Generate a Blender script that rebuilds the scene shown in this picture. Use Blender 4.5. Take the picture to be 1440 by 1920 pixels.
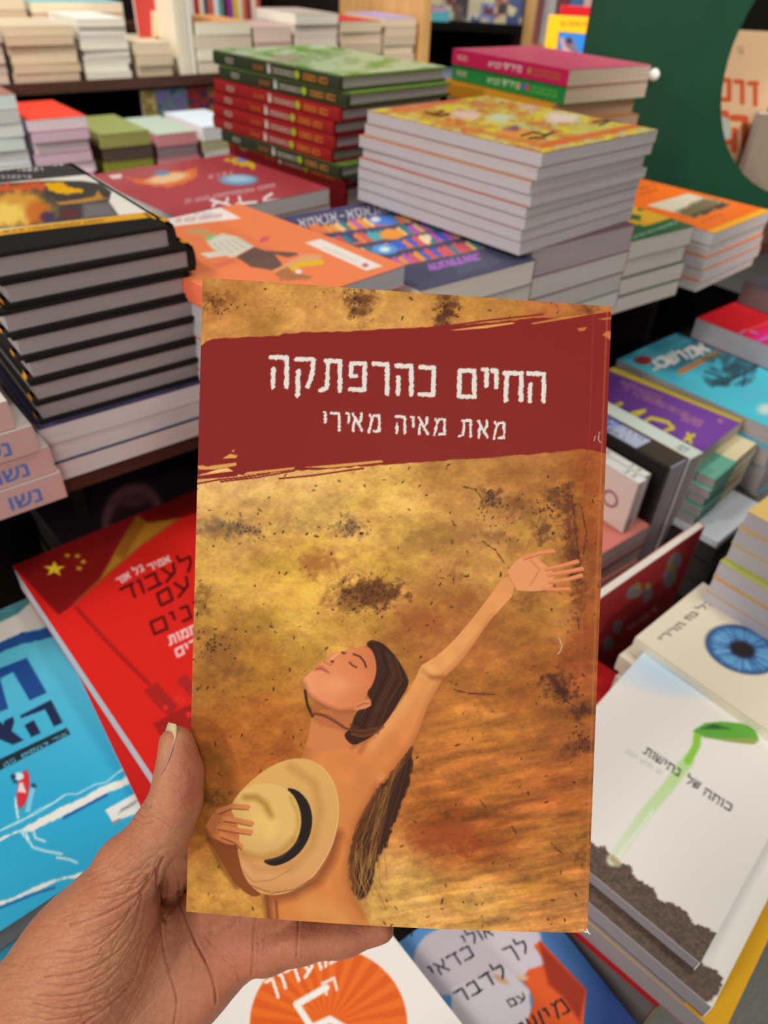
import bpy, bmesh, math, random
import numpy as np
from mathutils import Matrix, Vector

for o in list(bpy.data.objects):
    bpy.data.objects.remove(o, do_unlink=True)
SC = bpy.context.scene
COL = SC.collection

# ---------------------------------------------------------------- camera, world, lights, exposure
CH = 1.35                                   # camera height above the carpet
FPX, PITCH, ROLL = 1332.0, math.radians(38.5), math.radians(3.0)
_f = np.array([0, math.cos(PITCH), -math.sin(PITCH)])
_r0 = np.array([1.0, 0, 0])
_u0 = np.cross(_r0, _f)
CR = math.cos(ROLL) * _r0 + math.sin(ROLL) * _u0
CU = math.cos(ROLL) * _u0 - math.sin(ROLL) * _r0
CF = _f
CAMP = np.array([0, 0, CH])
cam_data = bpy.data.cameras.new('camera')
cam = bpy.data.objects.new('camera', cam_data)
COL.objects.link(cam)
cam.matrix_world = Matrix(((CR[0], CU[0], -CF[0], 0), (CR[1], CU[1], -CF[1], 0), (CR[2], CU[2], -CF[2], CH), (0, 0, 0, 1)))
cam_data.sensor_fit = 'VERTICAL'
cam_data.sensor_height = 24.0
cam_data.sensor_width = 18.0
cam_data.lens = 24.0 * FPX / 1920.0
cam_data.clip_start = 0.01
cam_data.dof.use_dof = True
cam_data.dof.focus_distance = 0.245
cam_data.dof.aperture_fstop = 8.5
SC.camera = cam

wd = bpy.data.worlds.new('world')
SC.world = wd
wd.use_nodes = True
wd.node_tree.nodes['Background'].inputs[0].default_value = (1.0, 0.92, 0.84, 1)
wd.node_tree.nodes['Background'].inputs[1].default_value = 0.16

def area(name, x, y, z, sx, sy, power, col=(1.0, 0.90, 0.79), aim=None):
    l = bpy.data.lights.new(name, 'AREA')
    l.shape = 'RECTANGLE'; l.size = sx; l.size_y = sy; l.energy = power; l.color = col
    o = bpy.data.objects.new(name, l); COL.objects.link(o)
    o.location = (x, y, z); 
    if aim: o.rotation_euler = (Vector(aim) - Vector((x, y, z))).to_track_quat('-Z', 'Y').to_euler()
    return o
# unseen shop ceiling lamps, plus a fill and spots added to brighten chosen areas
def spot(name, x, y, z, aim, power, deg, col=(1.0, 0.90, 0.79)):
    l = bpy.data.lights.new(name, 'SPOT')
    l.energy = power; l.color = col; l.spot_size = math.radians(deg); l.spot_blend = 0.6; l.shadow_soft_size = 0.12
    o = bpy.data.objects.new(name, l); COL.objects.link(o); o.location = (x, y, z)
    o.rotation_euler = (Vector(aim) - Vector((x, y, z))).to_track_quat('-Z', 'Y').to_euler()
    return o
area('ceiling_lamp', -1.3, 0.1, 2.78, 0.4, 0.4, 19)
area('ceiling_lamp', 0.7, 0.5, 2.78, 0.4, 0.4, 8)
area('ceiling_lamp', 0.0, 1.5, 2.78, 0.4, 0.4, 7)
area('ceiling_lamp', -2.8, -2.2, 2.78, 0.5, 0.5, 128)
area('ceiling_lamp', 1.3, -3.2, 2.78, 0.6, 0.6, 66)
area('ceiling_lamp', 0.2, -1.6, 2.78, 0.5, 0.5, 12)  # unseen fill lamp, softens the shading from behind the viewer
spot('added_spotlight', -1.0, 0.9, 2.78, (-0.5, 2.2, 1.1), 152, 62)  # added out of view to brighten the back shelf
spot('added_spotlight', 0.5, 1.2, 2.78, (0.75, 3.0, 1.0), 130, 60)  # added out of view to brighten the far bookcase
spot('added_spotlight', 1.5, 0.2, 2.78, (0.8, 1.4, 1.25), 150, 36)  # added out of view to brighten the peach book behind the opening
SC.view_settings.view_transform = 'Standard'
SC.view_settings.look = 'None'
SC.view_settings.gamma = 1.0
SC.view_settings.use_curve_mapping = False
SC.view_settings.exposure = 0.02

# ---------------------------------------------------------------- helpers
def lin(c):
    c = np.asarray(c, float) / 255.0
    return np.where(c <= 0.04045, c / 12.92, ((c + 0.055) / 1.055) ** 2.4)
WHITE = lin((226, 213, 201))
PAGE_GAIN = 1.12
def P(c):
    """colour as it looks under the warm shop light -> surface colour"""
    return np.clip(lin(c) / WHITE * 0.82, 0.0, 0.92)
def ray(px, py):
    return CR * (px - 720) / FPX - CU * (py - 960) / FPX + CF
def at(px, py, z):
    """the point at height z (relative to the camera) seen at a pixel of the photograph"""
    d = ray(px, py)
    return CAMP + d * (z / d[2])
def atd(px, py, depth):
    return CAMP + ray(px, py) * depth
def proj(W):
    V = np.asarray(W, float) - CAMP
    x, y, z = V @ CR, V @ CU, V @ CF
    z = np.where(np.abs(z) < 1e-6, 1e-6, z)
    return 720 + FPX * x / z, 960 - FPX * y / z
def dirv(deg):
    return np.array([math.cos(math.radians(deg)), math.sin(math.radians(deg)), 0.0])

def _hash(ix, iy, seed):
    h = (ix.astype(np.int64) * 374761393 + iy.astype(np.int64) * 668265263 + seed * 974634777) & 0x7fffffff
    h = ((h ^ (h >> 13)) * 1274126177) & 0x7fffffff
    h = h ^ (h >> 16)
    return (h & 0xffff) / 65535.0
def vnoise(x, y, seed=0):
    ix, iy = np.floor(x), np.floor(y)
    fx, fy = x - ix, y - iy
    fx = fx * fx * (3 - 2 * fx); fy = fy * fy * (3 - 2 * fy)
    a, b = _hash(ix, iy, seed), _hash(ix + 1, iy, seed)
    c, d = _hash(ix, iy + 1, seed), _hash(ix + 1, iy + 1, seed)
    return (a * (1 - fx) + b * fx) * (1 - fy) + (c * (1 - fx) + d * fx) * fy
def fbm(x, y, seed=0, oct=4):
    s, a, t = 0, 0.5, 0
    for i in range(oct):
        s = s + a * vnoise(x * 2 ** i, y * 2 ** i, seed + i * 17); t += a; a *= 0.55
    return s / t

class Art:
    """a printed picture: one colour per grid point, drawn with polygons, lines and noise"""
    def __init__(self, X, Y, base):
        self.X, self.Y = X.ravel(), Y.ravel()
        self.C = np.empty((self.X.size, 3)); self.C[:] = base
    def fill(self, c): self.C[:] = c
    def _sel(self, pts, m):
        pts = np.asarray(pts, float)
        x0, y0 = pts.min(0) - m; x1, y1 = pts.max(0) + m
        return np.nonzero((self.X >= x0) & (self.X <= x1) & (self.Y >= y0) & (self.Y <= y1))[0]
    @staticmethod
    def _segd(x, y, pts, closed):
        pts = np.asarray(pts, float); n = len(pts)
        d = np.full(x.shape, 1e9)
        for i in range(n if closed else n - 1):
            (ax, ay), (bx, by) = pts[i], pts[(i + 1) % n]
            ex, ey = bx - ax, by - ay
            t = np.clip(((x - ax) * ex + (y - ay) * ey) / (ex * ex + ey * ey + 1e-9), 0, 1)
            d = np.minimum(d, (x - ax - t * ex) ** 2 + (y - ay - t * ey) ** 2)
        return np.sqrt(d)
    def _mix(self, idx, al, c):
        al = al[:, None]
        if callable(c): c = c(self.X[idx], self.Y[idx])
        self.C[idx] = self.C[idx] * (1 - al) + np.asarray(c, float) * al
    def poly(self, pts, c, soft=1.6, a=1.0, rough=0.0, rs=0.15, seed=3):
        idx = self._sel(pts, soft + rough + 2)
        if not idx.size: return
        x, y = self.X[idx], self.Y[idx]
        d = self._segd(x, y, pts, True)
        ins = np.zeros(x.shape, bool); n = len(pts)
        for i in range(n):
            (ax, ay), (bx, by) = pts[i], pts[(i + 1) % n]
            if ay == by: continue
            ins ^= ((ay > y) != (by > y)) & (x < (bx - ax) * (y - ay) / (by - ay) + ax)
        sd = np.where(ins, -d, d)
        if rough: sd = sd + rough * (vnoise(x * rs, y * rs, seed) - 0.5) * 2
        self._mix(idx, np.clip(0.5 - sd / soft, 0, 1) * a, c)
    def line(self, pts, w, c, soft=1.6, a=1.0, rough=0.0, rs=0.25, seed=5):
        idx = self._sel(pts, w + soft + rough + 2)
        if not idx.size: return
        x, y = self.X[idx], self.Y[idx]
        sd = self._segd(x, y, pts, False) - w / 2
        if rough: sd = sd + rough * (vnoise(x * rs, y * rs, seed) - 0.5) * 2
        self._mix(idx, np.clip(0.5 - sd / soft, 0, 1) * a, c)
    def ell(self, cx, cy, rx, ry, c, soft=1.6, a=1.0, rot=0.0, rough=0.0, rs=0.1, seed=9):
        R = max(rx, ry) + soft + 2
        idx = self._sel([(cx - R, cy - R), (cx + R, cy + R)], 0)
        if not idx.size: return
        x, y = self.X[idx] - cx, self.Y[idx] - cy
        cs, sn = math.cos(rot), math.sin(rot)
        u, v = (x * cs + y * sn) / rx, (-x * sn + y * cs) / ry
        sd = (np.sqrt(u * u + v * v) - 1) * min(rx, ry)
        if rough: sd = sd + rough * (fbm((x + cx) * rs * 0.7 + (y + cy) * rs * 0.3, (y + cy) * rs * 0.75 - (x + cx) * rs * 0.25, seed, 5) - 0.5) * 3.4
        self._mix(idx, np.clip(0.5 - sd / soft, 0, 1) * a, c)
    def strokes(self, word, boxes, w, c, **k):
        for ch, (x0, y0, x1, y1) in zip(word, boxes):
            for st in GLYPH[ch]:
                self.line([(x0 + (x1 - x0) * u, y0 + (y1 - y0) * v) for u, v in st], w, c, **k)
    def word(self, word, p0, p1, up, w, c, **k):
        """Hebrew word written right to left from p0 towards p1; up is the letter-height vector"""
        p0, p1, up = np.array(p0, float), np.array(p1, float), np.array(up, float)
        adv = [0.45 if ch in 'יו\'' else (0.5 if ch == ' ' else (0.75 if ch in 'נגז' else 1.0)) for ch in word]
        tot = sum(adv); s = 0
        for ch, ad in zip(word, adv):
            a0, a1 = (s + 0.12) / tot, (s + ad - 0.12) / tot
            s += ad
            if ch == ' ': continue
            for st in GLYPH[ch]:
                pts = [p0 + (p1 - p0) * (a1 + (a0 - a1) * u) + up * (1 - v) for u, v in st]
                self.line(pts, w, c, **k)

# stroke alphabet: x to the right, y down, unit box
GLYPH = {
 'א': [[(0.05,0),(0.95,1)],[(0.9,0),(0.85,0.35),(0.62,0.58)],[(0.3,0.32),(0.12,0.6),(0.1,1)]],
 'ב': [[(0.05,0.05),(0.8,0.05),(0.8,0.95)],[(0,0.95),(1,0.95)]],
 'ג': [[(0.2,0),(0.75,0.05),(0.8,0.7),(0.95,1)],[(0.75,0.7),(0.1,1)]],
 'ד': [[(0,0.04),(1,0.04)],[(0.8,0.04),(0.8,1)]],
 'ה': [[(0,0.04),(0.92,0.06),(0.9,1)],[(0.12,0.42),(0.1,1)]],
 'ו': [[(0.1,0.03),(0.7,0.04),(0.7,1)]],
 'ז': [[(0.1,0.05),(0.9,0.02)],[(0.5,0.05),(0.55,1)]],
 'ח': [[(0.02,0.04),(0.92,0.06),(0.9,1)],[(0.16,0.06),(0.1,1)]],
 'ט': [[(0.1,0.02),(0.12,0.98),(0.9,0.96),(0.92,0.1),(0.55,0.05),(0.5,0.3)]],
 'י': [[(0.1,0.02),(0.65,0.04),(0.6,0.56)]],
 'כ': [[(0.05,0.03),(0.88,0.06),(0.85,0.95),(0,0.94)]],
 'ך': [[(0,0.03),(0.88,0.05),(0.88,1.3)]],
 'ל': [[(0.1,-0.35),(0.12,0.06),(0.9,0.08),(0.85,0.5),(0.45,1)]],
 'מ': [[(0.12,0.02),(0.3,0.2),(0.02,1)],[(0.3,0.2),(0.45,0.04),(0.9,0.06),(0.92,0.96),(0.45,0.96)]],
 'ם': [[(0.1,0.05),(0.92,0.05),(0.9,0.96),(0.08,0.95),(0.1,0.05)]],
 'נ': [[(0.2,0.03),(0.8,0.05),(0.8,0.95),(0,0.95)]],
 'ן': [[(0.1,0.03),(0.7,0.04),(0.7,1.3)]],
 'ס': [[(0.05,0.04),(0.95,0.04),(0.9,0.7),(0.5,1),(0.12,0.7),(0.15,0.06)]],
 'ע': [[(0.1,0),(0.55,0.75)],[(0.95,0),(0.85,0.6),(0.05,1)]],
 'פ': [[(0.38,0.48),(0.05,0.48),(0.08,0.05),(0.92,0.06),(0.9,0.96),(0,0.93)]],
 'צ': [[(0.05,0),(0.85,0.9)],[(0.95,0),(0.9,0.3),(0.55,0.5)],[(0,0.96),(0.9,0.95)]],
 'ק': [[(0.02,0.04),(0.92,0.05),(0.85,0.45),(0.6,0.76)],[(0.1,0.36),(0.08,1)]],
 'ר': [[(0.02,0.04),(0.85,0.06),(0.85,1)]],
 'ש': [[(0,0),(0.08,0.96),(0.8,0.92),(1,0)],[(0.5,0),(0.46,0.55),(0.1,0.72)]],
 'ת': [[(0.25,0.04),(0.92,0.06),(0.92,1)],[(0.36,0.06),(0.3,0.92),(0,1)]],
 "'": [[(0.6,0),(0.3,0.3)]], '-': [[(0.2,0.5),(0.8,0.5)]],
}

# ---------------------------------------------------------------- materials
def new_mat(name):
    m = bpy.data.materials.new(name); m.use_nodes = True
    return m, m.node_tree, m.node_tree.nodes['Principled BSDF']
def print_mat(name, rough, spec=0.5, coat=0.0):
    m, t, b = new_mat(name)
    a = t.nodes.new('ShaderNodeAttribute'); a.attribute_name = 'col'
    t.links.new(a.outputs['Color'], b.inputs['Base Color'])
    n = t.nodes.new('ShaderNodeTexNoise'); n.inputs['Scale'].default_value = 90; n.inputs['Detail'].default_value = 3
    tc = t.nodes.new('ShaderNodeTexCoord'); t.links.new(tc.outputs['Object'], n.inputs['Vector'])
    mr = t.nodes.new('ShaderNodeMapRange'); mr.inputs[3].default_value = rough - 0.06; mr.inputs[4].default_value = rough + 0.08
    t.links.new(n.outputs['Fac'], mr.inputs[0]); t.links.new(mr.outputs[0], b.inputs['Roughness'])
    b.inputs['Specular IOR Level'].default_value = spec
    b.inputs['Coat Weight'].default_value = coat
    b.inputs['Coat Roughness'].default_value = 0.25
    return m
M_GLOSS = print_mat('glossy_printed_cover', 0.34, 0.2)
M_MATTE = print_mat('matte_printed_cover', 0.5, 0.08)
M_HELD = print_mat('laminated_cover', 0.45, 0.12)
def pages_mat():
    m, t, b = new_mat('paper_page_edges')
    a = t.nodes.new('ShaderNodeAttribute'); a.attribute_name = 'col'
    tc = t.nodes.new('ShaderNodeTexCoord')
    mp = t.nodes.new('ShaderNodeMapping'); mp.inputs['Scale'].default_value = (14, 14, 2600)
    t.links.new(tc.outputs['Object'], mp.inputs['Vector'])
    n = t.nodes.new('ShaderNodeTexNoise'); n.inputs['Scale'].default_value = 1.0; n.inputs['Detail'].default_value = 2
    t.links.new(mp.outputs['Vector'], n.inputs['Vector'])
    mr = t.nodes.new('ShaderNodeMapRange'); mr.inputs[1].default_value = 0.3; mr.inputs[2].default_value = 0.7
    mr.inputs[3].default_value = 0.84; mr.inputs[4].default_value = 1.06
    t.links.new(n.outputs['Fac'], mr.inputs[0])
    vm = t.nodes.new('ShaderNodeVectorMath'); vm.operation = 'SCALE'
    t.links.new(a.outputs['Color'], vm.inputs[0]); t.links.new(mr.outputs[0], vm.inputs['Scale'])
    t.links.new(vm.outputs[0], b.inputs['Base Color'])
    bp = t.nodes.new('ShaderNodeBump'); bp.inputs['Strength'].default_value = 0.25; bp.inputs['Distance'].default_value = 0.0004
    t.links.new(n.outputs['Fac'], bp.inputs['Height']); t.links.new(bp.outputs[0], b.inputs['Normal'])
    b.inputs['Roughness'].default_value = 0.85; b.inputs['Specular IOR Level'].default_value = 0.15
    return m
M_PAGES = pages_mat()
def plain_mat(name, c, rough=0.6, noise=0.15, scale=20, metal=0.0, stretch=(1, 1, 1), spec=0.4):
    m, t, b = new_mat(name)
    c = P(c)
    tc = t.nodes.new('ShaderNodeTexCoord')
    mp = t.nodes.new('ShaderNodeMapping'); mp.inputs['Scale'].default_value = stretch
    t.links.new(tc.outputs['Object'], mp.inputs['Vector'])
    n = t.nodes.new('ShaderNodeTexNoise'); n.inputs['Scale'].default_value = scale; n.inputs['Detail'].default_value = 5
    t.links.new(mp.outputs['Vector'], n.inputs['Vector'])
    r = t.nodes.new('ShaderNodeValToRGB')
    r.color_ramp.elements[0].position = 0.3; r.color_ramp.elements[1].position = 0.7
    r.color_ramp.elements[0].color = (*np.clip(c * (1 - noise), 0, 1), 1)
    r.color_ramp.elements[1].color = (*np.clip(c * (1 + noise), 0, 1), 1)
    t.links.new(n.outputs['Fac'], r.inputs[0]); t.links.new(r.outputs[0], b.inputs['Base Color'])
    b.inputs['Roughness'].default_value = rough; b.inputs['Metallic'].default_value = metal; b.inputs['Specular IOR Level'].default_value = spec
    return m
M_BLACKWOOD = plain_mat('black_stained_board', (26, 20, 18), 0.85, 0.3, 30, stretch=(1, 8, 8), spec=0.08)
M_BROWNWOOD = plain_mat('dark_brown_wood', (70, 40, 30), 0.55, 0.25, 12, stretch=(1, 10, 10))
M_TANWOOD = plain_mat('light_tan_wood', (205, 152, 92), 0.5, 0.15, 8, stretch=(6, 6, 1))
M_GREEN = plain_mat('green_painted_board', (15, 62, 40), 0.42, 0.12, 7)
M_CARPET = plain_mat('grey_carpet', (128, 122, 112), 0.95, 0.3, 260)
M_CEIL = plain_mat('ceiling_white', (225, 215, 200), 0.9, 0.03, 4)
M_WALL = plain_mat('shop_wall_dark', (70, 60, 52), 0.8, 0.1, 3)
M_KNOB = plain_mat('white_plastic', (235, 228, 215), 0.3, 0.03, 10)

# ---------------------------------------------------------------- mesh building
class MB:
    def __init__(self): self.v, self.f, self.c, self.n = [], [], [], 0
    def add(self, V, F, C):
        V = np.asarray(V, float); F = np.asarray(F, int)
        C = np.asarray(C, float)
        if C.ndim == 1: C = np.tile(C, (len(V), 1))
        self.v.append(V); self.c.append(C); self.f.append((F + self.n).tolist()); self.n += len(V)
    def box(self, x0, x1, y0, y1, z0, z1, c):
        V = [(x, y, z) for z in (z0, z1) for y in (y0, y1) for x in (x0, x1)]
        F = [(0, 2, 3, 1), (4, 5, 7, 6), (0, 1, 5, 4), (1, 3, 7, 5), (3, 2, 6, 7), (2, 0, 4, 6)]
        self.add(V, F, c)
    def prism(self, pts, z0, z1, c):
        n = len(pts)
        V = [(x, y, z0) for x, y in pts] + [(x, y, z1) for x, y in pts]
        self.add(V, [], c)
        b = self.n - 2 * n
        self.f.append([list(range(b + n, b + 2 * n)), list(range(b + n - 1, b - 1, -1))] +
                      [[b + i, b + (i + 1) % n, b + n + (i + 1) % n, b + n + i] for i in range(n)])
    def mesh(self, name, smooth=False):
        V = np.concatenate(self.v); C = np.concatenate(self.c)
        m = bpy.data.meshes.new(name)
        m.from_pydata(V.tolist(), [], [f for fl in self.f for f in fl])
        a = m.color_attributes.new('col', 'FLOAT_COLOR', 'POINT')
        a.data.foreach_set('color', np.concatenate([C, np.ones((len(C), 1))], 1).astype(np.float32).ravel())
        if smooth: m.polygons.foreach_set('use_smooth', [True] * len(m.polygons))
        m.update()
        return m
def obj(name, mesh, mat, parent=None, **props):
    o = bpy.data.objects.new(name, mesh); COL.objects.link(o)
    if mat and not mesh.materials: mesh.materials.append(mat)
    if parent: o.parent = parent
    for k, v in props.items(): o[k] = v
    return o
def thing(name, label, cat, mw=None, group=None):
    o = bpy.data.objects.new(name, None); COL.objects.link(o)
    o.empty_display_size = 0.02
    n = len(label.split())
    if not 4 <= n <= 16: print('LABEL LENGTH', n, label)
    o['label'] = label; o['category'] = cat
    if group: o['group'] = group
    if mw is not None: o.matrix_world = mw
    return o
def grid_faces(nx, ny):
    i = np.arange((nx - 1) * (ny - 1)); r, c = i // (nx - 1), i % (nx - 1)
    a = r * nx + c
    return np.stack([a, a + 1, a + nx + 1, a + nx], 1)
_txt = {}
def text_mesh(s, weight=0.0):
    """outline letters of a word as flat faces, height of one em, centred"""
    k = (s, weight)
    if k not in _txt:
        c = bpy.data.curves.new('txt', 'FONT'); c.body = s[::-1]; c.align_x = 'CENTER'; c.align_y = 'CENTER'; c.offset = weight
        c.resolution_u = 3
        o = bpy.data.objects.new('txt', c); COL.objects.link(o)
        dg = bpy.context.evaluated_depsgraph_get()
        m = o.evaluated_get(dg).to_mesh()
        V = np.array([v.co for v in m.vertices]); F = [list(p.vertices) for p in m.polygons]
        o.evaluated_get(dg).to_mesh_clear()
        bpy.data.objects.remove(o); bpy.data.curves.remove(c)
        lo, hi = V.min(0), V.max(0)
        V = V - (lo + hi) / 2
        _txt[k] = (V, F, hi - lo)
    return _txt[k]
def put_text(mb, s, centre, xdir, ydir, height, color, weight=0.0, width=None):
    """letters lying on a surface: xdir/ydir unit vectors in the surface"""
    V, F, size = text_mesh(s, weight)
    sy = height / size[1]; sx = (width / size[0]) if width else sy
    W = np.asarray(centre, float) + V[:, :1] * sx * np.asarray(xdir, float) + V[:, 1:2] * sy * np.asarray(ydir, float)
    mb.add(W, np.zeros((0, 3), int), P(color))
    b = mb.n - len(V)
    mb.f[-1] = [[i + b for i in f] for f in F]

PAGE = (196, 182, 172)
WHITEPAGE = (214, 204, 196)
_mesh_cache = {}
CORNER = {'BL': (-1, -1), 'BR': (1, -1), 'TL': (-1, 1), 'TR': (1, 1), 'C': (0, 0)}

def place(corner, pt, w, h, t, yaw):
    """matrix of a lying book (front cover up) whose named top corner is at world point pt"""
    R = Matrix.Rotation(math.radians(yaw), 4, 'Z')
    cx, cy = CORNER[corner]
    off = R @ Vector((cx * w / 2, cy * h / 2, t))
    return Matrix.Translation(Vector(pt) - off) @ R

def book(label, mw, w, h, t, front=(180, 60, 50), spine=None, back=None, page=PAGE, hard=False, side='R', art=None, res=0.0012,
         group=None, mat=None, extra=None, uv='px', cat='book'):
    """one book: cover (front board, spine, back board), page block; local x = width, y = height, z = thickness"""
    spine = front if spine is None else spine
    back = spine if back is None else back
    name = 'hardcover_book' if hard else 'paperback_book'
    root = thing(name, label, cat, mw, group)
    s = 1 if side == 'R' else -1
    key = None if (art or extra) else (w, h, round(t, 4), tuple(front), tuple(spine), tuple(back), tuple(page), hard, side)
    if key and key in _mesh_cache:
        cm, pm = _mesh_cache[key]
    else:
        ct = 0.0026 if hard else 0.0005
        mb = MB()
        # front board
        nx = max(2, int(w / res)) if art else 2; ny = max(2, int(h / res)) if art else 2
        gx, gy = np.meshgrid(np.linspace(-w / 2, w / 2, nx), np.linspace(h / 2, -h / 2, ny))
        V = np.stack([gx.ravel(), gy.ravel(), np.full(gx.size, t)], 1)
        if art:
            if uv == 'px':
                M = np.array(mw); W = V @ M[:3, :3].T + M[:3, 3]
                X, Y = proj(W)
            else:
                X, Y = (gx.ravel() + w / 2) * 1000, (h / 2 - gy.ravel()) * 1000
            A = Art(X, Y, front); art(A); C = P(A.C)
        else:
            C = P(front)
        mb.add(V, grid_faces(nx, ny)[:, ::-1], C)
        e = 1e-5
        mb.box(-w / 2, w / 2, -h / 2, h / 2, t - ct, t - e * 6, P(front))
        mb.box(-w / 2, w / 2, -h / 2, h / 2, 0, ct, P(back))
        if hard:   # rounded spine with the board joints
            n = 7; pts = []
            for i in range(n + 1):
                a = -math.pi / 2 + math.pi * i / n
                pts.append((s * (w / 2 - 0.001 + 0.0022 * math.cos(a)), t / 2 + t / 2 * math.sin(a)))
            pts += [(s * (w / 2 - 0.004), t), (s * (w / 2 - 0.004), 0)]
            Vp = [(x, y, z) for y in (-h / 2, h / 2) for x, z in pts]; m = len(pts)
            F = [(i, (i + 1) % m, m + (i + 1) % m, m + i) for i in range(m)]
            mb.add(Vp, F, P(spine)); b = mb.n - 2 * m
            mb.f.append([list(range(b, b + m)), list(range(b + 2 * m - 1, b + m - 1, -1))])
        else:
            xs = s * w / 2
            mb.box(min(xs, xs - s * 0.0006), max(xs, xs - s * 0.0006), -h / 2, h / 2, 0, t - e * 8, P(spine))
        if extra: extra(mb, w, h, t)
        cm = mb.mesh(name + '_cover')
        pb = MB()
        o = 0.0032 if hard else 0.0004
        xa, xb = (-w / 2 + o, w / 2 - 0.0045 if hard else w / 2 - 0.0007) if s > 0 else (-w / 2 + (0.0045 if hard else 0.0007), w / 2 - o)
        pb.box(xa, xb, -h / 2 + o, h / 2 - o, ct, t - ct, np.clip(P(page) * PAGE_GAIN, 0, 0.86))
        pm = pb.mesh(name + '_pages')
        if key: _mesh_cache[key] = (cm, pm)
    obj('cover', cm, mat or (M_GLOSS if art else M_MATTE), root)
    obj('page_block', pm, M_PAGES, root)
    return root

ORD = ['topmost', 'second from top', 'third from top', 'fourth from top', 'fifth from top', 'sixth from top', 'seventh from top',
       'eighth from top', 'ninth from top', 'tenth from top', 'eleventh from top', 'twelfth from top', 'thirteenth from top', 'fourteenth from top']
def pile(where, corner, px, z, w, h, yaw, books, group, jit=0.003, jdeg=1.5, seed=1, base=None, filler=None, drift=(0, 0)):
    """a pile of lying books, top one first; each entry a dict of book() settings with desc and t"""
    rnd = random.Random(seed)
    pt = at(px[0], px[1], z).copy()
    books = list(books); out = []
    used = sum(b['t'] + 0.0004 for b in books)
    if base is not None:
        left = (z - used) - base
        if left > 0.006:
            n = max(1, round(left / 0.036)); f = filler or {k: v for k, v in books[-1].items() if k not in ('art', 'extra', 'dx', 'dy', 'dyaw')}
            for i in range(n): books.append(dict(f, t=left / n - 0.0004))
        elif left != 0:
            books[-1] = dict(books[-1], t=books[-1]['t'] + left)
    for i, b in enumerate(books):
        b = dict(b); desc = b.pop('desc'); t = b.pop('t')
        W, H = b.pop('w', w), b.pop('h', h)
        y = yaw + b.pop('dyaw', 0 if i == 0 else rnd.uniform(-jdeg, jdeg))
        dx, dy = b.pop('dx', 0 if i == 0 else rnd.uniform(-jit, jit) + drift[0] * i), b.pop('dy', 0 if i == 0 else rnd.uniform(-jit, jit) + drift[1] * i)
        lab = b.pop('label', None) or f"{desc}, {ORD[i] if (i < len(books) - 1 or i == 0) else 'lowest'} {where}"
        if i == 0 and len(lab.split()) > 16: lab = f'{desc}, topmost of its pile'
        p = pt + dirv(yaw) * dx + dirv(yaw + 90) * dy
        out.append(book(lab, place(corner, p, W, H, t, y), W, H, t, group=b.pop('group', group), **b))
        pt[2] -= t + 0.0004
    return out
def wbox(name, a0, a1, b0, b1, z0, z1, mat, org, yaw, parent=None, **props):
    """box in a frame turned by yaw about org (world xy); z relative to the camera"""
    mb = MB(); mb.box(a0, a1, b0, b1, z0, z1, np.array((0.5, 0.5, 0.5)))
    o = obj(name, mb.mesh(name), mat, None, **props)
    o.matrix_world = Matrix.Translation((org[0], org[1], CH)) @ Matrix.Rotation(math.radians(yaw), 4, 'Z')
    if parent:
        o.parent = parent; o.matrix_parent_inverse = parent.matrix_world.inverted()
    return o

# ---------------------------------------------------------------- setting: floor, ceiling, walls
ZT, ZL = -0.335, -0.60       # heights of the display table's two levels, relative to the camera
def slab(name, x0, x1, y0, y1, z0, z1, mat, **p):
    mb = MB(); mb.box(x0, x1, y0, y1, z0, z1, np.array((0.5, 0.5, 0.5)))
    return obj(name, mb.mesh(name), mat, None, kind='structure', **p)
slab('floor', -4.2, 4.6, -4.6, 5.6, -0.05, 0, M_CARPET)
slab('ceiling', -4.2, 4.6, -4.6, 5.6, 2.85, 2.9, M_CEIL)
slab('wall_back', -4.2, 4.6, 5.6, 5.7, 0, 2.85, M_WALL)
slab('wall_left', -4.3, -4.2, -4.6, 5.6, 0, 2.85, M_WALL)
slab('wall_right', 4.6, 4.7, -4.6, 5.6, 0, 2.85, M_WALL)
slab('wall_front', -4.2, 4.6, -4.7, -4.6, 0, 2.85, M_CEIL)

# ---------------------------------------------------------------- two-level display table
YAW = 40.0
TO = at(80, 930, ZT) + dirv(130) * 0.022
tbl = thing('display_table', 'black stepped display table stacked with books in front of the viewer', 'table',
            Matrix.Translation((TO[0], TO[1], 0)) @ Matrix.Rotation(math.radians(YAW), 4, 'Z'))
wbox('upper_board', -0.45, 1.6, 0.0, 0.72, ZT - 0.02, ZT, M_BROWNWOOD, TO, YAW, tbl)
wbox('riser_panel', -0.45, 1.6, 0.36, 0.38, ZL, ZT - 0.0205, M_BLACKWOOD, TO, YAW, tbl)
wbox('lower_board', -0.45, 1.6, -0.505, 0.359, ZL - 0.02, ZL, M_BLACKWOOD, TO, YAW, tbl)
wbox('base_cabinet', -0.43, 1.58, -0.47, 0.70, -CH, ZL - 0.0205, M_BLACKWOOD, TO, YAW, tbl)
wbox('side_support', 0.86, 0.875, 0.02, 0.358, ZL, ZT - 0.0205, M_BLACKWOOD, TO, YAW, tbl)
wbox('side_support', 0.03, 0.04, 0.03, 0.358, ZL, ZT - 0.0205, M_BLACKWOOD, TO, YAW, tbl)

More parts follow.
